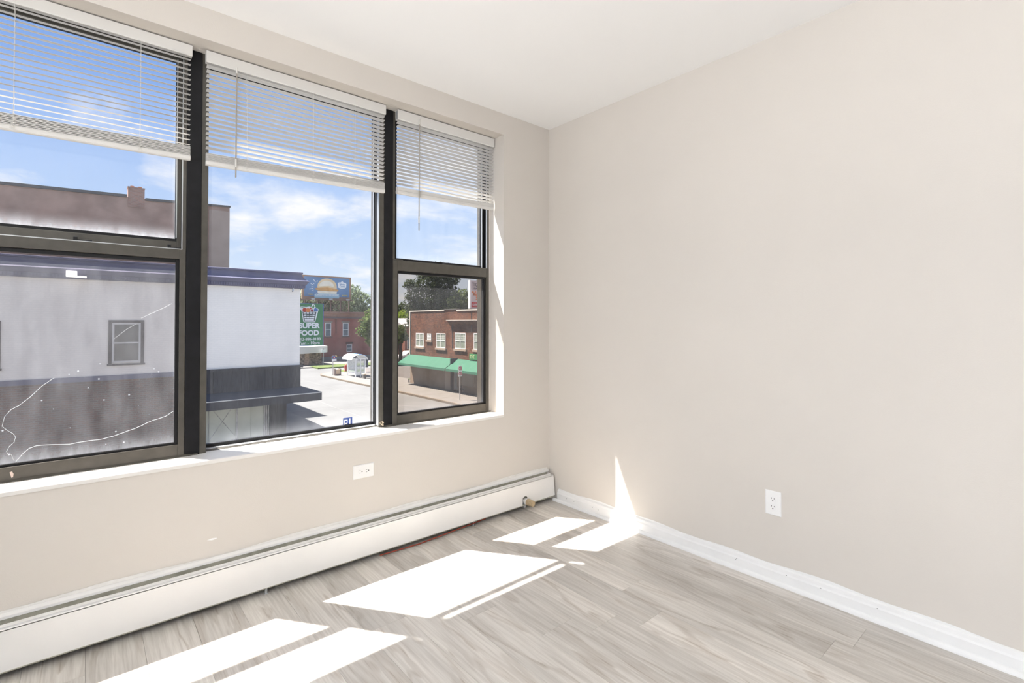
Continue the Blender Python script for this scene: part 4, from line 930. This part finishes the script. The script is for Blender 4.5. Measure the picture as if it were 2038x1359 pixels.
def awning(y0, y1):
    b = MB(); n = 24; XT, XB = BXF - .02, 21.42
    b.add([(XT, y0, -1.56), (XT, y1, -1.56), (XB, y1, -2.26), (XB, y0, -2.26), (XT, y0, -2.26), (XT, y1, -2.26)], [(0, 1, 2, 3), (0, 3, 4), (1, 5, 2)])
    v = []; f = []
    for i in range(n * 4 + 1):
        y = y0 + (y1 - y0) * i / (n * 4); v += [(XB, y, -2.26), (XB - .01, y, -2.42 - .03 * abs(math.sin(i * math.pi / 4)) - rnd.uniform(0, .02))]
        if i: f.append((2 * i - 2, 2 * i - 1, 2 * i + 1, 2 * i))
    b.add(v, f)
    o = b.build('awning', M['awn'], br_)
    s = MB(); y = y0 + 1.0
    while y < y1: s.add([(XT, y, -1.552), (XT, y + .035, -1.552), (XB, y + .035, -2.252), (XB, y, -2.252)], [(0, 1, 2, 3)]); y += 1.15
    s.build('awning_seam', M['awnseam'], o)
awning(33.12, 40.85); awning(20.0, 33.0)
MB().box(21.9, BXF, 33.03, 33.09, -2.3, -1.5).build('awning_joint', M['print'], br_)
MB().box(BXF - .12, BXF, 28.8, 31.3, -1.50, -1.06).build('sign_board', M['signgreen'], br_)
text('THE', .36, (BXF - .13, 31.2, -1.29), 'x', P('faded_print', (.45, .58, .30), .6), br_, bold=.006, align='LEFT', sx=.9)
sp = thing('standpipe', (22.3, 32.1, GZ + .14), 'dark forked standpipe against the beige shopfront', 'standpipe')
MB().tube([(22.35, 32.15, GZ + .14), (22.35, 32.15, GZ + .62)], .05, 8).tube([(22.35, 31.95, GZ + .45), (22.35, 32.35, GZ + .45)], .06, 8).tube([(22.35, 31.9, GZ + .14), (22.35, 31.9, GZ + .5)], .03, 6).build('pipe', M['steel'], sp)
MB().tube([(22.35, 32.15, GZ + .62), (22.35, 32.15, GZ + .72)], .07, 8).build('cap', M['steel'], sp)
# no parking post
np_ = thing('no_parking_sign', (20.26, 29.36, GZ + .14), 'two small no parking signs on one pole before the awning', 'sign')
MB().tube([(20.26, 29.36, GZ + .14), (20.26, 29.36, -1.70)], .03, 8).build('pole', M['galv'], np_)
dirn = Vector((-.55, -.83, 0))
for zc_ in (-1.92, -2.30):
    MB().box(20.10, 20.42, 29.30, 29.32, zc_ - .18, zc_ + .18).build('plate', M['signwhite'], np_)
    ring = []
    for k in range(24):
        a0, a1 = 2 * math.pi * k / 24, 2 * math.pi * (k + 1) / 24
        ring.append([(20.26 + r * math.cos(a), 29.295, zc_ + r * math.sin(a)) for a in (a0, a1) for r in (.09, .13)])
    b = MB()
    for q in ring: b.add([q[0], q[1], q[3], q[2]], [(0, 1, 2, 3)])
    b.tube([(20.18, 29.292, zc_ + .08), (20.34, 29.292, zc_ - .08)], .018, 4)
    b.build('symbol', M['signred'], np_)
    text('P', .17, (20.26, 29.297, zc_ + .005), 'y', M['print'], np_, bold=.003, depth=.002)
# rooftop sign
rs = thing('rooftop_sign', (24.5, 33.3, 2.4), 'white rooftop box sign with a red band above the brown brick building', 'sign')
MB().box(24.0, 25.35, 33.3, 33.6, 2.50, 4.85).build('sign_box', M['signwhite'], rs)
MB().box(24.14, 25.3, 33.285, 33.3, 2.56, 4.80).build('sign_face', P('sign_face_grey', (.62, .62, .62), .5), rs)
MB().box(24.14, 25.3, 33.275, 33.285, 2.62, 3.05).build('red_band', M['signred'], rs)
text('TIG', .42, (24.20, 33.28, 4.48), 'y', M['print'], rs, align='LEFT', bold=.004, sx=.85)
text('SUP', .20, (24.35, 33.28, 4.16), 'y', M['print'], rs, align='LEFT', bold=.004)
text('KHW', .24, (24.22, 33.27, 2.83), 'y', M['signwhite'], rs, align='LEFT', bold=.006)
sm = MB()
for (xa, za, r) in ((24.27, 3.85, .12), (24.42, 3.72, .14), (24.58, 3.62, .13), (24.66, 3.42, .11), (24.62, 3.26, .07), (24.33, 3.68, .09), (24.52, 3.9, .09), (24.7, 3.8, .08)):
    sm.ext([(xa + r * rnd.uniform(.6, 1.15) * math.cos(a), za + r * rnd.uniform(.6, 1.15) * math.sin(a)) for a in [2 * math.pi * k / 9 for k in range(9)]], 'y', 33.278, 33.284)
sm.build('orange_print', M['porange'], rs)
for xa in (24.1, 25.1): MB().box(xa, xa + .1, 33.4, 33.5, 2.305, 2.52).build('leg', M['steel'], rs)

# ---- bus stop group
SWZ = GZ + .14
sh = thing('bus_shelter', (21.3, 49.5, SWZ), 'glass bus shelter with a curved white and blue roof on the corner', 'shelter')
sx0_, sx1_, sy0, sy1 = 20.75, 21.75, 48.5, 50.55
for (a, c) in ((sx0_, sy0), (sx0_, sy1), (sx1_, sy0), (sx1_, sy1), (21.28, sy0)): MB().box(a - .035, a + .035, c - .035, c + .035, SWZ, -2.30).build('post', M['signwhite'], sh)
RX0, RX1 = 20.25, 21.98
zf = lambda x: -2.36 + .50 * max(0.0, math.sin(math.pi * (x - RX0) / (RX1 - RX0))) ** .55
pr = [(RX0 + (RX1 - RX0) * k / 16, zf(RX0 + (RX1 - RX0) * k / 16)) for k in range(17)]
MB().ext(pr + [(p[0], p[1] - .05) for p in reversed(pr)], 'y', sy0 - .2, sy1 + .25).build('roof', M['signwhite'], sh)
for q in (.42, .60, .78):
    xs_ = [RX0 + (RX1 - RX0) * (q + .11 * j / 4) for j in range(5)]
    MB().ext([(x, zf(x) + .012) for x in xs_] + [(x, zf(x) - .03) for x in reversed(xs_)], 'y', sy0 - .215, sy1 + .2).build('roof_panel', M['canopyblue'], sh)
for q in ((sx0_ - .01, sx0_ + .01, sy0 + .04, sy1 - .04, SWZ + .62, -2.38), (sx0_ + .04, 21.24, sy0 - .01, sy0 + .01, SWZ + .12, -2.38), (21.32, sx1_ - .04, sy0 - .01, sy0 + .01, SWZ + .12, -2.38), (sx0_ + .04, sx1_ - .04, sy1 - .01, sy1 + .01, SWZ + .3, -2.38)): MB().box(*q).build('glass_panel', M['shelterglass'], sh)
for q in ((sx0_ - .02, sx0_ + .02, sy0, sy1, SWZ + .38, SWZ + .43), (sx0_, sx1_, sy0 - .02, sy0 + .02, -2.38, -2.30), (sx0_ - .02, sx0_ + .02, sy0, sy1, -2.38, -2.30)): MB().box(*q).build('rail', M['signwhite'], sh)
bs = thing('bus_stop_sign', (19.76, 52.0, SWZ), 'blue and white bus stop sign on a thin pole at the corner', 'sign')
MB().tube([(19.76, 52.0, SWZ), (19.76, 52.0, -2.15)], .04, 8).build('pole', M['galv'], bs)
MB().box(19.64, 20.12, 51.93, 51.95, -2.70, -2.13).build('plate', M['signwhite'], bs)
MB().box(19.64, 20.12, 51.91, 51.93, -2.48, -2.13).build('blue_field', M['sticker'], bs)
MB().disc((19.86, 51.89, -2.32), .1, .02, 12).build('red_roundel', M['signred'], bs)
text('T', .22, (19.86, 51.885, -2.32), 'y', M['signwhite'], bs, bold=.01)
MB().ext([(19.94, -2.13), (20.12, -2.13), (20.12, -2.29)], 'y', 51.89, 51.91).build('yellow_corner', M['bbyellow'], bs)
tb = thing('litter_bin', (20.25, 51.4, SWZ), 'tan panelled litter bin beside the bus stop pole', 'bin')
MB().box(19.75, 20.25, 51.2, 51.7, SWZ + .12, SWZ + .66).build('panel', M['tan'], tb)
MB().box(19.70, 19.75, 51.15, 51.65, SWZ, SWZ + .7).box(20.25, 20.30, 51.15, 51.75, SWZ, SWZ + .7).box(19.75, 20.25, 51.18, 51.72, SWZ, SWZ + .14).build('frame', M['steel'], tb)
hy = thing('fire_hydrant', (22.75, 55.3, GZ + .16), 'red fire hydrant on a grass patch left of the bus shelter', 'hydrant')
HX, HY2 = 22.45, 55.2
MB().tube([(HX, HY2, GZ + .14), (HX, HY2, GZ + .2), (HX, HY2, GZ + .22), (HX, HY2, GZ + .68), (HX, HY2, GZ + .72), (HX, HY2, GZ + .84), (HX, HY2, GZ + .90)], [.17, .17, .12, .12, .15, .11, .04], 12).build('barrel', M['red'], hy)
MB().tube([(HX - .22, HY2, GZ + .55), (HX + .22, HY2, GZ + .55)], .075, 8).tube([(HX, HY2 - .2, GZ + .5), (HX, HY2, GZ + .5)], .085, 8).build('nozzle', M['red'], hy)
bn = thing('bench', (21.9, 46.9, SWZ), 'bus stop bench with a white backboard right of the shelter', 'bench')
MB().box(20.72, 22.5, 46.5, 47.0, SWZ + .42, SWZ + .48).build('seat', M['tan'], bn)
MB().box(21.1, 22.5, 47.05, 47.10, SWZ + .5, SWZ + 1.05).build('backrest', M['signwhite'], bn)
for a in (20.85, 21.7, 22.35): MB().box(a, a + .12, 46.5, 47.08, SWZ, SWZ + .42).build('leg', M['walk'], bn)
kk = thing('notice_kiosk', (25.2, 55.9, GZ), 'tall black notice panel behind the bus shelter', 'kiosk')
MB().box(24.55, 25.05, 55.0, 55.12, GZ, -2.95).build('panel', M['print'], kk)
MB().disc((24.7, 54.99, -3.2), .06, .01, 8).disc((24.75, 54.99, -3.6), .05, .01, 8).build('label_dot', M['signwhite'], kk)

# ---- house, car and the trees
hs = thing('far_house', (41, 74, GZ), 'small brick house with a grey shingle roof behind the right building', 'house')
MB().box(37.9, 46, 70, 77, GZ, .9).build('wall', P('house_brick', (.20, .085, .06), .9, var=.15), hs)
MB().ext([(69.5, .8), (73.5, 2.1), (77.5, .8)], 'x', 37.5, 46.5).build('roof', M['roofgrey'], hs)
wo_ = MB().box(38.3, 39.1, 69.95, 70.02, -2.8, -.9).build('window', M['wintrim'], hs)
MB().box(38.38, 39.02, 69.93, 69.95, -2.7, -1.0).build('pane', M['bluepane'], wo_)
cr_ = thing('parked_car', (38.0, 67.5, GZ), 'white car parked beyond the awning at the far left of the right window', 'car')
ca = 35.3
MB().ext([(ca, GZ + .3), (ca + .05, GZ + .75), (ca + .9, GZ + .9), (ca + 1.6, GZ + 1.4), (ca + 3.2, GZ + 1.42), (ca + 3.9, GZ + .95), (ca + 4.5, GZ + .85), (ca + 4.6, GZ + .3)], 'y', 66.6, 68.3).build('body', M['carwhite'], cr_)
MB().ext([(ca + 1.1, GZ + .92), (ca + 1.65, GZ + 1.32), (ca + 3.1, GZ + 1.34), (ca + 3.7, GZ + .94)], 'y', 66.58, 68.32).build('glass', M['dglass'], cr_)
for a in (ca + .8, ca + 3.7):
    for yy in (66.56, 68.14): MB().disc((a, yy, GZ + .33), .33, .2, 16).build('wheel', M['print'], cr_)

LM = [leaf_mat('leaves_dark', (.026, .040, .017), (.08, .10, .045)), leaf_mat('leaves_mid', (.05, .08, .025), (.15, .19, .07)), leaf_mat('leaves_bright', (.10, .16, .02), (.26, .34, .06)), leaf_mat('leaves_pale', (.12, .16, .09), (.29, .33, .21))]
BK = P('tree_bark', (.09, .07, .055), .9, .1, var=.3, vscale=6)
def tree(x, y, blobs, lm, label, ls=.24, dens=150, group='trees beyond the buildings', z0=GZ, seed=1):
    """blobs: (dx, dy, z, r) lumps of foliage; leaves are bent quads scattered through each lump's shell"""
    rr = random.Random(seed)
    t = thing('tree', (x, y, z0), label, 'tree', group)
    ztop = max(b[2] for b in blobs)
    tk = MB().tube([(x, y, z0), (x + .1, y, z0 + (ztop - z0) * .35), (x, y, z0 + (ztop - z0) * .7)], [.32, .24, .12], 8)
    for b in blobs:
        zs = z0 + (b[2] - z0) * .45
        tk.tube([(x, y, zs), (x + b[0] * .5, y + b[1] * .5, (zs + b[2]) / 2), (x + b[0], y + b[1], b[2])], [.12, .08, .03], 5)
    tk.build('trunk', BK, t)
    v = []; f = []
    for (dx_, dy_, z, r) in blobs:
        n = int(dens * r * r)
        for _ in range(n):
            u = Vector((rr.gauss(0, 1), rr.gauss(0, 1), rr.gauss(0, 1))).normalized()
            rad = r * (rr.uniform(.45, 1.0) ** .6) * (1 + .18 * math.sin(u.x * 5 + seed) * math.sin(u.z * 6 + u.y * 4))
            c = Vector((x + dx_, y + dy_, z)) + Vector((u.x, u.y, u.z * .85)) * rad
            a = (u + Vector((rr.gauss(0, .5), rr.gauss(0, .5), rr.gauss(0, .5) + .3))).normalized()
            e = a.cross(Vector((rr.gauss(0, 1), rr.gauss(0, 1), rr.gauss(0, 1)))).normalized(); g = a.cross(e)
            s1 = ls * rr.uniform(.6, 1.3); s2 = s1 * .6
            k = len(v); v += [c - e * s1, c - g * s2, c + e * s1, c + g * s2]; f.append((k, k + 1, k + 2, k + 3))
    MB().add(v, f).build('crown', LM[lm], t, kind='stuff')
    return t
# street tree in front of the red building
tree(29.6, 62.5, [(-.2, 0, 2.2, 1.5), (-1.2, -.3, 1.2, 1.3), (.9, 0, 1.4, 1.6), (-1.6, 0, .3, 1.1), (0, -.5, .4, 1.6), (1.5, .2, .2, 1.5), (-.3, 0, -.9, 1.2), (1.3, 0, -1.2, 1.2), (.9, 0, 2.9, 1.1)], 1, 'leafy green street tree standing before the red building', .17, 330, seed=3)
# trees behind the billboard
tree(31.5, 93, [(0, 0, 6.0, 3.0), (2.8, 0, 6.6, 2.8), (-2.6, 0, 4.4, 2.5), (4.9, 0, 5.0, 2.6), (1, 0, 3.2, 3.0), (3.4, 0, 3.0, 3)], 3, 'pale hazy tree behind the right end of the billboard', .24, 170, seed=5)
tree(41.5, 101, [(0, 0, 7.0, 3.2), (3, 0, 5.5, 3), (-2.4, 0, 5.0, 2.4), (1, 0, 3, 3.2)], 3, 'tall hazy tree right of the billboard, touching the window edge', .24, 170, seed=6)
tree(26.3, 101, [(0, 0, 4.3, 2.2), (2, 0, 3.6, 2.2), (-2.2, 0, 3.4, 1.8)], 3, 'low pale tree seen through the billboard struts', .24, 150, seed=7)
# large dark trees above the brown building
tree(34.3, 55.5, [(0, 0, 4.0, 2.4), (-1.1, 0, 6.3, 1.7), (1.2, 0, 6.8, 1.8), (.2, 0, 8.0, 1.6), (2.2, 0, 4.6, 2.0), (2.6, 0, 7.2, 1.3), (-1.9, 0, 3.2, 1.5), (-1.3, 0, 7.6, 1.0), (1.0, 0, 2.2, 2.4)], 0, 'largest dark tree rising above the brown brick building', .15, 420, seed=8)
tree(30.9, 55.0, [(0, 0, 4.6, 1.1), (.2, 0, 3.0, 1.2), (-.5, 0, 6.1, .8), (.3, 0, 1.5, 1.2), (.3, 0, 5.6, .5)], 0, 'slender dark tree at the left of the largest tree', .13, 520, seed=9)
tree(37.0, 53.5, [(0, 0, 4.2, 1.9), (1.8, 0, 4.6, 1.6), (-1.5, 0, 3.6, 1.5), (2.5, 0, 3.0, 1.8), (.5, 0, 2.4, 2.0), (3.6, 0, 5.6, 1.3)], 1, 'mid green tree between the largest tree and the rooftop sign', .15, 380, seed=10)
tree(41.5, 54, [(0, 0, 6.6, 1.6), (1.2, 0, 4.5, 1.9), (-.6, 0, 3.8, 1.5)], 0, 'dark tree behind the rooftop sign', .15, 360, seed=11)
tree(48.5, 90, [(0, 0, 4.0, 1.9), (-1.6, 0, 3.4, 1.5), (1.6, 0, 3.2, 1.7)], 0, 'round dark tree far off above the small house', .2, 230, seed=12)
tree(44.6, 82, [(0, 0, 2.2, 1.8), (-1.3, 0, 1.4, 1.6), (1.5, 0, 1.6, 1.6), (0, 0, .2, 1.6), (-1.2, 0, -.6, 1.3), (2.4, 0, 2.4, 1.4)], 2, 'bright yellow green tree behind the small house', .15, 380, seed=13)
tree(31.8, 60, [(0, 0, .4, .9), (-.3, 0, -.7, 1.0), (.5, 0, -.5, .8)], 1, 'small dark green tree at the left edge of the right window', .12, 560, seed=14)
